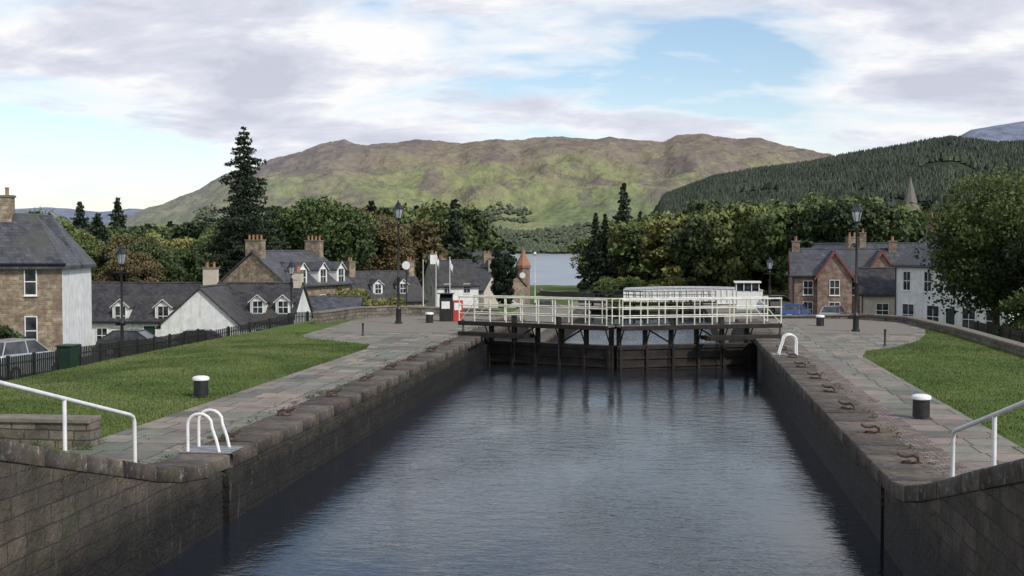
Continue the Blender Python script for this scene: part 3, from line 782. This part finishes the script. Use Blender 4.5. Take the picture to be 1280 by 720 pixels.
house('white_shop_house',(17.6,97,-2.6),R(-62),12,7,5.4,7.9,M['harl'],M['slate'],wins=[('F',x,3.4,.8,1.4) for x in(1.4,3.8,6.2,8.6,10.8)]+[('F',x,.7,1.3,1.6) for x in(1.6,4.4,8.2,10.6)]+[('R',2,3.4,.9,1.3),('R',5,3.4,.9,1.3)],doors=[('F',6.3,.95,2.2)],chim=[(0.4,3.5,9.0,.7,1.3),(11.6,3.5,9.0,.7,1.3)],cwall=M['rubble'])
house('slate_roofed_house',(21,138,-3.2),R(-10),11,7,4.8,7.6,M['rubble'],M['slate'],chim=[(0.4,3.5,9,.7,1.2),(10.6,3.5,9,.7,1.2)],wins=[('F',2,2.8,.9,1.2)])
e=empty('church_spire',(63.5,330,-5))
a=MB();a.box(-2.2,2.2,-2.2,2.2,-3,18.0);a.box(-2.5,2.5,-2.5,2.5,18.0,18.6);a.obj('tower',M['parapet'],e)
a=MB();a.lathe([(2.7,18.6),(1.9,20.5),(0.12,27.5),(0,27.7)],n=8);a.obj('spire',M['coping2'],e)
a=MB();a.box(-.5,.5,-2.26,-2.2,14,16.8);a.box(-2.26,-2.2,-.5,.5,14,16.8);a.obj('belfry_openings',M['black'],e)
e=empty('clock_turret',(-24.2,200,-5.5))
a=MB();a.lathe([(1.15,-1),(1.1,6.0),(1.3,6.1),(1.3,6.5)],n=8);a.obj('shaft',M['rubble_red'],e)
a=MB();a.lathe([(1.35,6.5),(0.6,7.9),(0.1,9.3),(0,9.4)],n=8);a.obj('cap',M['pot'],e)
a=MB();a.cyl((0,-1.16,4.9),(0,-1.1,4.9),.5,n=16);a.obj('clock_face',M['white'],e)

e=empty('swing_bridge',(0,170,0))
a=MB()
for yy in(-2.6,2.6):
    n=24
    def top(x): return -1.55-0.25*abs((x-3.3)/9.5)**2
    for i in range(n):
        x0=-6.2+19.0*i/n;x1=-6.2+19.0*(i+1)/n
        a.hexa([(x0,yy-.06,-3.6),(x1,yy-.06,-3.6),(x1,yy+.06,-3.6),(x0,yy+.06,-3.6)],[(x0,yy-.06,top(x0)),(x1,yy-.06,top(x1)),(x1,yy+.06,top(x1)),(x0,yy+.06,top(x0))])
        a.box(x0-.04,x0+.04,yy-.16,yy-.06,-3.6,top(x0)-.02)
        a.hexa([(x0,yy-.2,top(x0)),(x1,yy-.2,top(x1)),(x1,yy+.2,top(x1)),(x0,yy+.2,top(x0))],[(x0,yy-.2,top(x0)+.08),(x1,yy-.2,top(x1)+.08),(x1,yy+.2,top(x1)+.08),(x0,yy+.2,top(x0)+.08)])
    a.box(-6.2,12.8,yy-.2,yy+.2,-3.75,-3.6)
a.obj('plate_girders',M['white'],e)
a=MB();a.box(-6.2,12.8,-2.5,2.5,-3.95,-3.76);a.obj('deck',M['asphalt'],e)
a=MB();a.lathe([(1.6,-9),(1.6,-3.95)],(3.3,0,0),20);a.obj('pivot',M['coping2'],e)
e=empty('bridge_control_cabin',(10.4,163,-4.6))
a=MB();a.box(-1.4,1.4,-1.2,1.2,0,2.9);a.obj('walls',M['white'],e,0.02)
a=MB();a.box(-1.46,1.46,-1.26,1.26,2.9,3.9);a.obj('windows',M['glass'],e)
a=MB();a.box(-1.75,1.75,-1.55,1.55,3.96,4.15)
for sx in(-1.47,-.5,.5,1.47):
    for sy in(-1.27,1.27): a.box(sx-.05,sx+.05,sy-.05,sy+.05,2.88,3.97)
a.obj('roof_and_mullions',M['white'],e)

# ------------------------------------------------------------------ cars
def carpaint(name,c):
    m_,nt,b=newmat(name,0.3,0.5,0.3); b.inputs['Coat Weight'].default_value=0.6
    nt.links.new(ramp(nt,noise(nt,objc(nt),2,3),[(0.3,tuple(x*.9 for x in c)),(0.7,c)]),b.inputs['Base Color']);return m_
def car(name,loc,rz,paint,suv=False):
    e=empty(name,loc,rz)
    hh=0.18 if suv else 0
    prof=[(-2.1,.35),(-2.15,.75),(-2.05,.98+hh),(-1.75,1.02+hh),(1.05,.98+hh),(1.9,.86+hh),(2.12,.7),(2.15,.4),(2.0,.25),(-2.0,.25)]
    m_=MB();V=[];F=[];n=len(prof)
    secs=[(-.88,.0),(-.84,.06),(.84,.06),(.88,.0)]
    for y,k in secs:
        for x,z in prof:
            cz=.6;s_=0.94 if k==0 else 1.0
            V.append((x*s_,y,cz+(z-cz)*s_))
    for j in range(3):
        for i in range(n): F.append((j*n+i,j*n+(i+1)%n,(j+1)*n+(i+1)%n,(j+1)*n+i))
    F.append(tuple(range(n-1,-1,-1)));F.append(tuple(range(3*n,4*n)))
    m_.add(V,F);m_.obj('body',paint,e,0.05,True)
    zt=1.45+hh*1.4;zl=.97+hh
    xb,xf=(-1.95,.95);tb,tf=(-1.6 if suv else -1.25,.2)
    g=MB();g.hexa([(xb,-.78,zl),(xf,-.78,zl),(xf,.78,zl),(xb,.78,zl)],[(tb,-.62,zt),(tf,-.62,zt),(tf,.62,zt),(tb,.62,zt)]);g.obj('glasshouse',M['glass'],e,0.03)
    r=MB();r.box(tb-.03,tf+.03,-.64,.64,zt-.02,zt+.05)
    for sy in(-1,1):
        for (a0,a1) in((xb,tb),(xf,tf),(-.4,-.4)): r.tube([(a0,sy*.79,zl),(a1,sy*.63,zt)],.035,6)
    r.obj('roof_and_pillars',paint,e,0.02)
    w=MB();hb=MB();li=MB()
    for x in(-1.3,1.32):
        for sy in(-1,1):
            w.cyl((x,sy*.72,.33),(x,sy*.9,.33),.33,n=20);hb.cyl((x,sy*.88,.33),(x,sy*.915,.33),.19,n=12)
    w.obj('tyres',M['rubber'],e);hb.obj('wheel_hubs',M['steel'],e)
    for sy in(-1,1): li.box(-2.12,-2.0,sy*.55,sy*.8,.7,.88)
    li.obj('tail_lights',M['red'],e)
    l=MB()
    for sy in(-1,1): l.box(1.93,2.06,sy*.5,sy*.8,.62,.78)
    l.box(-2.14,-2.02,-.26,.26,.55,.68)
    l.obj('headlights_and_plate',M['white'],e)
silver=carpaint('silver_car_paint',(.42,.44,.46));dark=carpaint('black_car_paint',(.03,.03,.035));blue=carpaint('blue_car_paint',(.04,.12,.35));whitep=carpaint('white_car_paint',(.7,.7,.7))
def gz(x,y): return float(H(x,y))+.07
car('parked_car',(-28.6,50,gz(-28.6,50)),R(78),silver,True)
car('parked_car',(-30.5,66,gz(-30.5,66)),R(5),dark)
car('parked_car',(-29.5,74,gz(-29.5,74)),R(15),dark)
car('parked_car',(11.0,107,gz(11.0,107)),R(70),blue);car('parked_car',(13.8,104,gz(13.8,104)),R(75),silver)
car('parked_car',(10.8,119,gz(10.8,119)),R(20),whitep,True);car('parked_car',(-22.5,168.5,-4.95),R(5),whitep,True);car('parked_car',(-28.5,171.5,-5.1),R(3),silver)
car('parked_car',(-17.0,169,-4.9),R(5),dark)

# ------------------------------------------------------------------ trees
def quads_at(C,size,aspect=1.0,up=None,r=rng):
    n=len(C)
    a=r.normal(size=(n,3));a/=np.linalg.norm(a,axis=1)[:,None]
    b=r.normal(size=(n,3));b-=a*(a*b).sum(1)[:,None];b/=np.linalg.norm(b,axis=1)[:,None]
    s=size*r.uniform(.6,1.3,size=(n,1))
    a=a*s*aspect;b=b*s
    V=np.stack([C-a,C-b*.6,C+a,C+b*.6],1)
    return V.reshape(-1,3)
def trunk_mb(pts_list):
    mb=MB()
    for p0,p1,r0,r1 in pts_list: mb.cyl(p0,p1,r0,r1,n=4 if r0<.1 else 8)
    fs=[f for f in mb.f if len(f)==4]
    return np.array(mb.v),np.array(fs)
def finish(name,LV,fac,tv,tf,leaf):
    nl=len(LV);V=np.concatenate([LV,tv]) if len(tv) else LV
    q=np.arange(nl).reshape(-1,4);Q=np.concatenate([q,tf+nl]) if len(tv) else q
    mi=np.concatenate([np.zeros(len(q)),np.ones(len(tf))]) if len(tv) else np.zeros(len(q))
    F=np.concatenate([np.repeat(fac,4),np.zeros(len(tv))])
    return npmesh(name,V,4,[leaf,M['bark']],mi,F,Q)
def broadleaf(name,h,rx,seed,ncl,nl,size,leaf,zc=.6,rzf=.42):
    r=np.random.default_rng(seed)
    d=r.normal(size=(ncl,3));d/=np.linalg.norm(d,axis=1)[:,None]
    rad=r.uniform(.25,1.0,size=(ncl,1))**.55
    C=d*rad*np.array([rx,rx,h*rzf])*0.82
    ph=r.uniform(0,6.28,3)
    az=np.arctan2(C[:,1],C[:,0]);k=1+.18*np.sin(2*az+ph[0])+.12*np.sin(3*az+ph[1])
    C[:,0]*=k;C[:,1]*=k
    C[:,2]+=h*zc
    cr=r.uniform(.16,.34,ncl)*rx
    idx=r.integers(0,ncl,nl)
    dd=r.normal(size=(nl,3));dd/=np.linalg.norm(dd,axis=1)[:,None]
    rr=r.uniform(.2,1.0,size=(nl,1))**.5
    P=C[idx]+dd*rr*cr[idx][:,None]*np.array([1.15,1.15,.8])
    keep=P[:,2]>h*.12
    P=P[keep]; idx=idx[keep]; dd=dd[keep]
    cf=r.uniform(0,.55,ncl)
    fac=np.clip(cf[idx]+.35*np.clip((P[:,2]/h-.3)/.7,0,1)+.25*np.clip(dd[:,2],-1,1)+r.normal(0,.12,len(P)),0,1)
    LV=quads_at(P,size,1.0,r=r)
    tl=[((0,0,-1.0),(0,0,h*.3),.035*h*.7,.026*h*.7),((0,0,h*.3),(r.normal()*.2,r.normal()*.2,h*.75),.026*h*.7,.008*h)]
    for i in r.choice(ncl,min(ncl,14),replace=False):
        z0=r.uniform(.22,.5)*h
        tl.append(((0,0,z0),tuple(C[i]),.011*h,.004*h))
    tv,tf=trunk_mb(tl)
    return finish(name,LV,fac,tv,tf,leaf)
def conifer(name,h,rx,seed,levels,size,leaf,dense=1.0,power=.9):
    r=np.random.default_rng(seed)
    P=[];F=[];tl=[((0,0,-1),(0,0,h*.98),.014*h,.002*h)]
    for i in range(levels):
        t=(i+.5)/levels;z=h*(.08+.91*t);R_=rx*(1-t)**power*r.uniform(.68,1.18)+.12
        nb=int(r.integers(7,11)*(.6+.4*(1-t)))+2
        a0=r.uniform(0,6.28)
        for k in range(nb):
            az=a0+6.283*k/nb+r.normal(0,.25);L=R_*r.uniform(.5,1.25)
            m=max(5,int(46*dense*L/rx))
            s=r.uniform(.08,1,m)**.8
            drop=.30+r.normal(0,.06)
            wdt=.20*L*(1-s*.75)+.1
            off=r.normal(0,1,m)*wdt
            x=math.cos(az)*s*L-math.sin(az)*off;y=math.sin(az)*s*L+math.cos(az)*off
            zz=z-drop*L*s+.12*L*s**3-np.abs(r.normal(0,.13,m))*h/levels*2.4
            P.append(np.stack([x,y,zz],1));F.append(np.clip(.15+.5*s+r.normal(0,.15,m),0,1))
            if L>.5: tl.append(((0,0,z),(math.cos(az)*L*.8,math.sin(az)*L*.8,z-drop*L*.8),.0035*h,.001*h))
    P=np.concatenate(P);F=np.concatenate(F)
    LV=quads_at(P,size,1.0,r=r)
    tv,tf=trunk_mb(tl)
    return finish(name,LV,F,tv,tf,leaf)
def put(me,name,x,y,sc=1.0,rz=None,z=None,parent=None,sx=1.0):
    o=bpy.data.objects.new(name,me);COL.objects.link(o)
    o.location=(x,y,(float(H(x,y)) if z is None else z));o.rotation_euler[2]=random.uniform(0,6.28) if rz is None else rz
    o.scale=(sc*sx,sc*sx,sc)
    if parent:o.parent=parent
    return o
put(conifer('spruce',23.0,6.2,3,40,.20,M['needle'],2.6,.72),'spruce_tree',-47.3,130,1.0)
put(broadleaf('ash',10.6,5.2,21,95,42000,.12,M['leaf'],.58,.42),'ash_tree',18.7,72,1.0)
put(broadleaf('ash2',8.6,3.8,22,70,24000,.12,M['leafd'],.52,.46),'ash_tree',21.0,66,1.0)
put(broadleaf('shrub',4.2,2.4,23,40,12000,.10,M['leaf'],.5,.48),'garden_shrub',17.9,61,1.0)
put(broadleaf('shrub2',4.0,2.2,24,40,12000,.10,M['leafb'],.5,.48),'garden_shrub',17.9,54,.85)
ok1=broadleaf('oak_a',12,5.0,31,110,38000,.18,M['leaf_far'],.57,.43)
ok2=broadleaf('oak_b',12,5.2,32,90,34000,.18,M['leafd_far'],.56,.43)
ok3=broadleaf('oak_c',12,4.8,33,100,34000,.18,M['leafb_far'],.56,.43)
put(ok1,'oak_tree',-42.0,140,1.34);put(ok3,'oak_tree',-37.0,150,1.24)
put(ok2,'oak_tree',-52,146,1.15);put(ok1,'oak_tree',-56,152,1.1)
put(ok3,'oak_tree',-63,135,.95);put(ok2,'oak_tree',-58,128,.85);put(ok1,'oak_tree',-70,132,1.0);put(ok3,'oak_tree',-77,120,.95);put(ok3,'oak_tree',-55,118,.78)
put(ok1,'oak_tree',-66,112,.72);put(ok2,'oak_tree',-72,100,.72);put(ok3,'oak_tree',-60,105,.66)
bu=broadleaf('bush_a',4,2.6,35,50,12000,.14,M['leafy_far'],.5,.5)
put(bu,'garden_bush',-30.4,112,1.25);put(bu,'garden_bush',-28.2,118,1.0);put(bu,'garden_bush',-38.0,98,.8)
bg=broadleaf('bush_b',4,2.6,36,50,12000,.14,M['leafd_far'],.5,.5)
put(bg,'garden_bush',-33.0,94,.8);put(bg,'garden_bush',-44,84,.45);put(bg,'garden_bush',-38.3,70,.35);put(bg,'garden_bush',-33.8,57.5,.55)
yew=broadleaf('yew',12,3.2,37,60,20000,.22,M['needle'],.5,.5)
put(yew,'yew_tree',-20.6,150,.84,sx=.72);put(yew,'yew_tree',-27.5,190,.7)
D1=[broadleaf('far_tree_%d'%i,12,5.2,50+i,70,8500,.34,M[k+'_far'],.52,.46) for i,k in enumerate(['leaf','leafd','leaf','leafy','leafd','leafb'])]
C1=[conifer('far_conifer_%d'%i,20,4.8,70+i,26,.45,M['needle_far'],.65,.8) for i in range(2)]
def mass(name,pts,hts,conf=.12,yfac=None,weights=None):
    e=empty(name)
    for (x,y),h in zip(pts,hts):
        if random.random()<conf:
            put(random.choice(C1),'tree',x,y,h*1.0/20,parent=e,sx=random.uniform(1.1,1.5))
        else:
            me=random.choices(D1,weights=weights or [3,3,3,1,2,1])[0]
            put(me,'tree',x,y,h/12.0,parent=e,sx=random.uniform(.85,1.15))
pts=[];hts=[]
for row,Y in enumerate((195,225,260,300)):
    k=-.62
    while k<-.158:
        y=Y+random.uniform(-14,14);x=k*y
        kk=k
        toppx=np.interp(kk,[-.62,-.55,-.50,-.44,-.36,-.30,-.25,-.21,-.19,-.175,-.155],[256,262,272,280,262,252,258,250,244,252,282])
        s=.965;zt=4.1+(309-toppx)/(1500*s)*y+random.uniform(-2.5,1.6)
        g=float(H(x,y));pts.append((x,y));hts.append(max(6,min(27,zt-g)*1.0))
        k+=random.uniform(.017,.026)*225/Y
mass('distant_woodland',pts,hts,.12,weights=[3,4,3,1,3,1.6])
pts=[];hts=[]
for Y,ka in((205,.10),(225,.03),(250,.005),(280,-.01),(320,-.03),(370,-.045),(420,-.055)):
    k=ka
    while k<.33:
        y=Y+random.uniform(-9,9);x=k*y
        toppx=np.interp(k,[-.06,-.03,0,.02,.05,.10,.15,.20,.24,.33],[272,262,256,247,243,241,243,252,252,250])
        zt=4.1+(309-toppx)/(1500*1.02)*y+random.uniform(-2.5,1.2)
        g=float(H(x,y));pts.append((x,y));hts.append(max(6,min(26,zt-g)))
        k+=random.uniform(.020,.030)*225/Y
mass('distant_woodland',pts,hts,.04,weights=[5,2,5,1.6,2,.7])
for x,y,h in((-13,350,32),(-18.5,352,23),(-22,365,24),(-8,340,23),(3,420,24)): put(C1[0],'conifer_tree',x,y,h/20)
for x,y,h in((-103,215,20),(-108,210,19)): put(C1[1],'conifer_tree',x,y,h/20)
pts=[];hts=[]
for i in range(60):
    x=random.uniform(-14,20);y=random.uniform(212,262);pts.append((x,y));hts.append(random.uniform(3.0,5.0))
mass('scrub_belt',pts,hts,0,weights=[4,1,3,7,0,0])
pts=[];hts=[]
for i in range(26):
    t=random.random();x=-18-14*t+random.uniform(-4,4);y=300+170*t;pts.append((x,y));hts.append(random.uniform(2.0,3.2))
for i in range(30):
    y=random.uniform(180,300);x=-.175*y-random.uniform(0,12);pts.append((x,y));hts.append(random.uniform(5,8))
mass('scrub_belt',pts,hts,0,weights=[4,2,3,3,2,1])
polywall('shore_wall',[(-12,222),(-17,240),(-24,262),(-30,285),(-33,310)],0.5,1.0,M['coping2'],cap=True,sub=6)

M['blade']=leafmat('grass_blades',(0.070,0.110,0.022),(0.108,0.160,0.034),(0.175,0.208,0.062),0.0)
def lawn():
    def area(n,x0,x1,y0,y1,test):
        x=rng.uniform(x0,x1,n);y=rng.uniform(y0,y1,n)
        m_=test(x,y);return x[m_],y[m_]
    lv=np.vectorize(lle);rv=np.vectorize(rre)
    a=area(150000,-20.5,-12.0,23.7,56,lambda x,y:x<lv(y)-.02)
    b=area(80000,7.1,13.2,18,62,lambda x,y:x>rv(y)+.02)
    x=np.concatenate([a[0],b[0]]);y=np.concatenate([a[1],b[1]]);z=H(x,y)
    n=len(x);h=rng.uniform(.02,.05,n);t=rng.uniform(0,6.28,n);w=.012
    edge=(np.minimum(np.abs(x-lv(y)),np.abs(x-rv(y)))<.12);h=np.where(edge,h*1.8,h)
    tuft=fbm(x*1.6,y*1.6,3,5)>.60;h=np.where(tuft,h*1.6,h)
    dx=np.cos(t)*w;dy=np.sin(t)*w;lx=rng.normal(0,.02,n);ly=rng.normal(0,.02,n)
    V=np.stack([np.stack([x-dx,y-dy,z],1),np.stack([x+dx,y+dy,z],1),np.stack([x+lx,y+ly,z+h],1)],1).reshape(-1,3)
    f=np.clip(rng.normal(.5,.22,n)+(fbm(x*.5,y*.5,4,9)-.5)*2.4,0,1)
    me=npmesh('lawn_grass',V,3,[M['blade']],fac=np.repeat(f,3))
    o=bpy.data.objects.new('lawn_grass',me);COL.objects.link(o)
lawn()
def weeds():
    C=[];f=[]
    def clump(x,y,z,n,r_,h):
        q=rng.normal(size=(n,3))*np.array([r_,r_,0]);q[:,2]=rng.uniform(0,h,n)
        C.append(q+np.array([x,y,z]));f.append(rng.uniform(.2,1,n))
    for _ in range(230):
        y=rng.uniform(20,69);side=rng.random()<.5
        x=(-9.58 if side else 4.9)+rng.normal(0,.05)
        clump(x,y,float(H(x,y))+.02,int(rng.integers(6,26)),rng.uniform(.03,.10),rng.uniform(.02,.09))
    for _ in range(70):
        y=rng.uniform(8,50);side=rng.random()<.5
        x=-8.47 if side else 3.81
        clump(x,y,float(base(y))-rng.uniform(.3,.55),int(rng.integers(8,22)),.05,.09)
    for _ in range(60):
        y=rng.uniform(24,60);x=rng.uniform(-11.9,-9.7) if rng.random()<.5 else rng.uniform(5,7.1)
        clump(x,y,.02,int(rng.integers(4,12)),.05,.03)
    for _ in range(80):
        x=rng.uniform(-17.5,-11.5);clump(x,22.78 if rng.random()<.6 else 23.6,float(H(x,22.8)),int(rng.integers(10,30)),.08,.16)
    C=np.concatenate(C);f=np.concatenate(f)
    me=npmesh('weeds',quads_at(C,.022),4,[M['leaf']],fac=np.repeat(f,4))
    o=bpy.data.objects.new('weeds',me);COL.objects.link(o)
weeds()

# ------------------------------------------------------------------ hills
def hillmat(name,low,mid,high,rock,z0,z1,dark,scale=.004,bumpd=14,haze_tint=None):
    m,nt,b=newmat(name,0.95,0.05)
    p=pos(nt);sp=nd(nt,'ShaderNodeSeparateXYZ',None,{0:p}).outputs
    n1=noise(nt,p,scale,6,0.62);n2=noise(nt,p,scale*6,6,0.75);n3=noise(nt,scl(nt,p,(1,.6,1)),scale*1.3,6,0.65,.6)
    zz=math_(nt,'ADD',sp[2],math_(nt,'MULTIPLY',math_(nt,'SUBTRACT',n1,0.5),(z1-z0)*1.8))
    f=nd(nt,'ShaderNodeMapRange',None,{'Value':zz,'From Min':z0,'From Max':z1}).outputs[0]
    c=ramp(nt,f,[(0.0,low),(0.45,mid),(0.9,high)])
    hf2=nd(nt,'ShaderNodeMapRange',None,{'Value':sp[2],'From Min':z0+(z1-z0)*.3,'From Max':z1,'To Min':-.09,'To Max':.03}).outputs[0]
    c=mixc(nt,ramp(nt,math_(nt,'ADD',n3,hf2),[(0.46,0.0),(0.55,0.85)]),c,rock)
    c=mixc(nt,ramp(nt,noise(nt,p,scale*2.6,6,.7),[(0.54,0.0),(0.60,0.65)]),c,dark)
    c=mixc(nt,1.0,c,ramp(nt,n2,[(0.3,0.62),(0.5,1.0),(0.7,1.32)]),'MULTIPLY')
    if haze_tint:
        hf=nd(nt,'ShaderNodeMapRange',None,{'Value':sp[0],'From Min':haze_tint[1],'From Max':haze_tint[2],'To Min':.65,'To Max':.20}).outputs[0]
        c=mixc(nt,hf,c,haze_tint[0])  # aerial haze and heather tone painted into base colour, stronger to the left
    nt.links.new(c,b.inputs['Base Color'])
    bump(nt,b,noise(nt,p,scale*7,5,.7),1.0,bumpd)
    return m
def hill(name,prof,D,Y0,Y1,mat,nx=420,ny=130,rough=30,seed=1,fp=.9,zbase=-16,scal=500.0,fine=0):
    px=np.array([p[0] for p in prof],float);pz=np.array([p[1] for p in prof],float)
    xs=np.linspace(px[0]*1.05 if px[0]<0 else px[0],px[-1],nx)
    t=np.linspace(0,1.35,ny)
    K,T=np.meshgrid(xs/D,t)
    Y=Y0+(D-Y0)*T;X=K*Y
    P=np.interp(K*D,px,pz)
    f=np.where(T<1,sstep(T)**fp*.75+.25*T,1-.7*(T-1))
    n1=fbm(X/scal+3.3,Y/scal,7,seed,True)-.62;n2=fbm(X/(scal*.16),Y/(scal*.2),5,seed+20)-.5
    env=np.clip(T*2.2,0,1)*np.clip(1.55-T*1.15,.30,1)
    Z=zbase+(P-zbase)*f+env*np.clip(P/200,.1,1)*(n1*rough*2.6+n2*rough*.6)
    V=np.stack([X.ravel(),Y.ravel(),Z.ravel()],1)
    i=np.arange(nx*ny).reshape(ny,nx)
    q=np.stack([i[:-1,:-1],i[:-1,1:],i[1:,1:],i[1:,:-1]],-1).reshape(-1,4)
    me=npmesh(name,V,4,[mat],quads=q);me.polygons.foreach_set('use_smooth',[True]*len(me.polygons))
    o=bpy.data.objects.new(name,me);COL.objects.link(o)
    return np.stack([X,Y,Z],-1)
def scatter(name,G,n,h0,h1,w,mat,test,seed,cone=True,tmax=.78):
    r=np.random.default_rng(seed);ny,nx,_=G.shape
    u=r.uniform(0,nx-1.001,n);v=r.uniform(0,(ny-1)*tmax,n)
    iu=u.astype(int);iv=v.astype(int);fu=(u-iu)[:,None];fv=(v-iv)[:,None]
    P=(G[iv,iu]*(1-fu)+G[iv,iu+1]*fu)*(1-fv)+(G[iv+1,iu]*(1-fu)+G[iv+1,iu+1]*fu)*fv
    P=P[test(P)];n=len(P)
    h=r.uniform(h0,h1,n);wd=w*r.uniform(.7,1.3,n)
    a0=r.uniform(0,6.28,n);fs=[]
    k=5
    ring=[P+np.stack([np.cos(a0+6.283*i/k)*wd,np.sin(a0+6.283*i/k)*wd,h*(.08 if cone else .35)],1) for i in range(k)]
    top=P+np.stack([r.normal(0,.3,n),r.normal(0,.3,n),h],1);bot=P-np.array([0,0,1.0])
    for i in range(k):
        fs.append(np.stack([ring[i],ring[(i+1)%k],top],1))
        if not cone: fs.append(np.stack([ring[(i+1)%k],ring[i],bot],1))
    V=np.concatenate(fs,1).reshape(-1,3)
    per=V.shape[0]//n
    f=np.repeat(np.clip(r.normal(.5,.25,n)+(fbm(P[:,0]/60,P[:,1]/90,3,3)-.5)*1.2,0,1),per)
    me=npmesh(name,V,3,[mat],fac=f)
    o=bpy.data.objects.new(name,me);COL.objects.link(o)
mm=hillmat('heather_moorland',(0.15,0.205,0.065),(0.25,0.27,0.095),(0.245,0.200,0.125),(0.185,0.145,0.112),0,400,(0.13,0.12,0.085),haze_tint=((0.22,0.215,0.26),-2300,-900))
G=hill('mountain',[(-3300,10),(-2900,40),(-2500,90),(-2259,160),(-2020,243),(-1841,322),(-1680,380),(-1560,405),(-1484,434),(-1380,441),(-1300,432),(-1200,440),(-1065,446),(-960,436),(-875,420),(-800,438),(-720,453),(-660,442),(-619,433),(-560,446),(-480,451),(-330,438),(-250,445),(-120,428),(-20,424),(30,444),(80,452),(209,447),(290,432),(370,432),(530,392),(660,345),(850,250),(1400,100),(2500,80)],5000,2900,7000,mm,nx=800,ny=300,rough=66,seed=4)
scatter('hillside_trees',G,70000,8,16,6.5,M['scrubfar'],lambda P:(P[:,2]<25+340*np.clip(fbm(P[:,0]/260,P[:,1]/260,4,31)-.36,0,1))&(P[:,2]>-12)&(np.abs(P[:,0]/P[:,1]+.05)<.36),5,False,.7)
md=hillmat('forested_slope',(0.028,0.042,0.024),(0.032,0.048,0.028),(0.036,0.052,0.032),(0.055,0.07,0.038),0,200,(0.02,0.032,0.02),.012,6)
G=hill('forested_hill',[(-90,-25),(-60,20),(-10,100),(23,112),(90,136),(170,150),(281,163),(360,178),(455,192),(555,211),(640,198),(700,200),(900,225),(1500,240),(2500,150)],2500,1100,3500,md,nx=500,ny=150,rough=10,seed=8,scal=260)
scatter('conifer_plantation',G,80000,8,16,5.0,M['plant'],lambda P:(P[:,0]/P[:,1]<.31)&(P[:,2]>-10)&(fbm(P[:,0]/140,P[:,1]/190,3,77)<.72),6,True,.79)
mb_=hillmat('haze_tinted_hill',(0.17,0.20,0.26),(0.19,0.22,0.29),(0.20,0.23,0.31),(0.19,0.21,0.27),0,400,(0.155,0.18,0.235),.002,10)  # distance haze put into the base colours as blue-grey, no real atmosphere
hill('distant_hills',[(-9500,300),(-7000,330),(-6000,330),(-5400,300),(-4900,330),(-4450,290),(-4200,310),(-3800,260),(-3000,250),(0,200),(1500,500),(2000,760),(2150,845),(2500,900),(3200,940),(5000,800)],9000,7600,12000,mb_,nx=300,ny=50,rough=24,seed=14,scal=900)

# ------------------------------------------------------------------ world / light / camera
sd=Vector((0.72,-0.55,0.0)).normalized();el=R(40)
sd=Vector((sd.x*math.cos(el),sd.y*math.cos(el),math.sin(el)))
W=bpy.data.worlds.new('World');S.world=W;W.use_nodes=True
nt=W.node_tree;nt.nodes.clear()
out=nt.nodes.new('ShaderNodeOutputWorld')
sky=nt.nodes.new('ShaderNodeTexSky');sky.sky_type='NISHITA';sky.sun_disc=False;sky.sun_elevation=el;sky.sun_rotation=math.atan2(sd.x,sd.y);sky.altitude=50;sky.air_density=1.0;sky.dust_density=0.6
bg1=nd(nt,'ShaderNodeBackground',None,{'Color':sky.outputs[0],'Strength':0.15})
tc=nt.nodes.new('ShaderNodeTexCoord').outputs['Generated']
sp=nd(nt,'ShaderNodeSeparateXYZ',None,{0:tc}).outputs
den=math_(nt,'ADD',math_(nt,'MAXIMUM',sp[2],0.0),0.20)
v=nd(nt,'ShaderNodeCombineXYZ',None,{0:math_(nt,'DIVIDE',sp[0],den),1:math_(nt,'DIVIDE',sp[1],den),2:0.0}).outputs[0]
def cl(off,s,det,ro,dist):
    return noise(nt,nd(nt,'ShaderNodeMapping',None,{'Vector':v,'Location':off,'Scale':(0.8,1.0,1)}).outputs[0],s,det,ro,dist)
n1=cl((2.72,1.7,0.4),1.15,5,0.55,0.25)
cov=ramp(nt,n1,[(0.425,0.0),(0.47,0.55),(0.53,1.0)])
n2=cl((1.0,4.2,0.9),3.4,5,0.6,0.3)
shade=math_(nt,'ADD',math_(nt,'MULTIPLY',math_(nt,'SUBTRACT',n1,0.5),-1.3),math_(nt,'MULTIPLY',math_(nt,'SUBTRACT',n2,0.5),1.3))
shade=math_(nt,'ADD',shade,0.52)
cc=ramp(nt,shade,[(0.22,(0.60,0.62,0.73)),(0.42,(0.76,0.78,0.87)),(0.58,(0.99,0.99,1.0))])
hz=ramp(nt,sp[2],[(0.0,0.7),(0.06,0.22),(0.14,0.0)])
cc=mixc(nt,hz,cc,(0.82,0.86,0.94))
cov=math_(nt,'MAXIMUM',cov,hz)
bg2=nd(nt,'ShaderNodeBackground',None,{'Color':cc,'Strength':1.0})
mx=nd(nt,'ShaderNodeMixShader',None,{0:cov,1:bg1.outputs[0],2:bg2.outputs[0]})
nt.links.new(mx.outputs[0],out.inputs[0])
sl=bpy.data.lights.new('sun','SUN');sl.energy=2.9;sl.angle=R(4);sl.color=(1.0,0.95,0.88)
so=bpy.data.objects.new('sun',sl);COL.objects.link(so);so.rotation_euler=(-sd).to_track_quat('-Z','Y').to_euler()
cam=bpy.data.cameras.new('camera');co=bpy.data.objects.new('camera',cam);COL.objects.link(co)
cam.lens=36*1500/1280;cam.sensor_width=36;cam.clip_start=.1;cam.clip_end=30000
co.location=(0,0,4.1);co.rotation_euler=(R(90-1.95),0,R(7.44))
S.camera=co
S.view_settings.view_transform='Standard'
try: S.view_settings.look='None'
except Exception: pass
S.view_settings.exposure=0
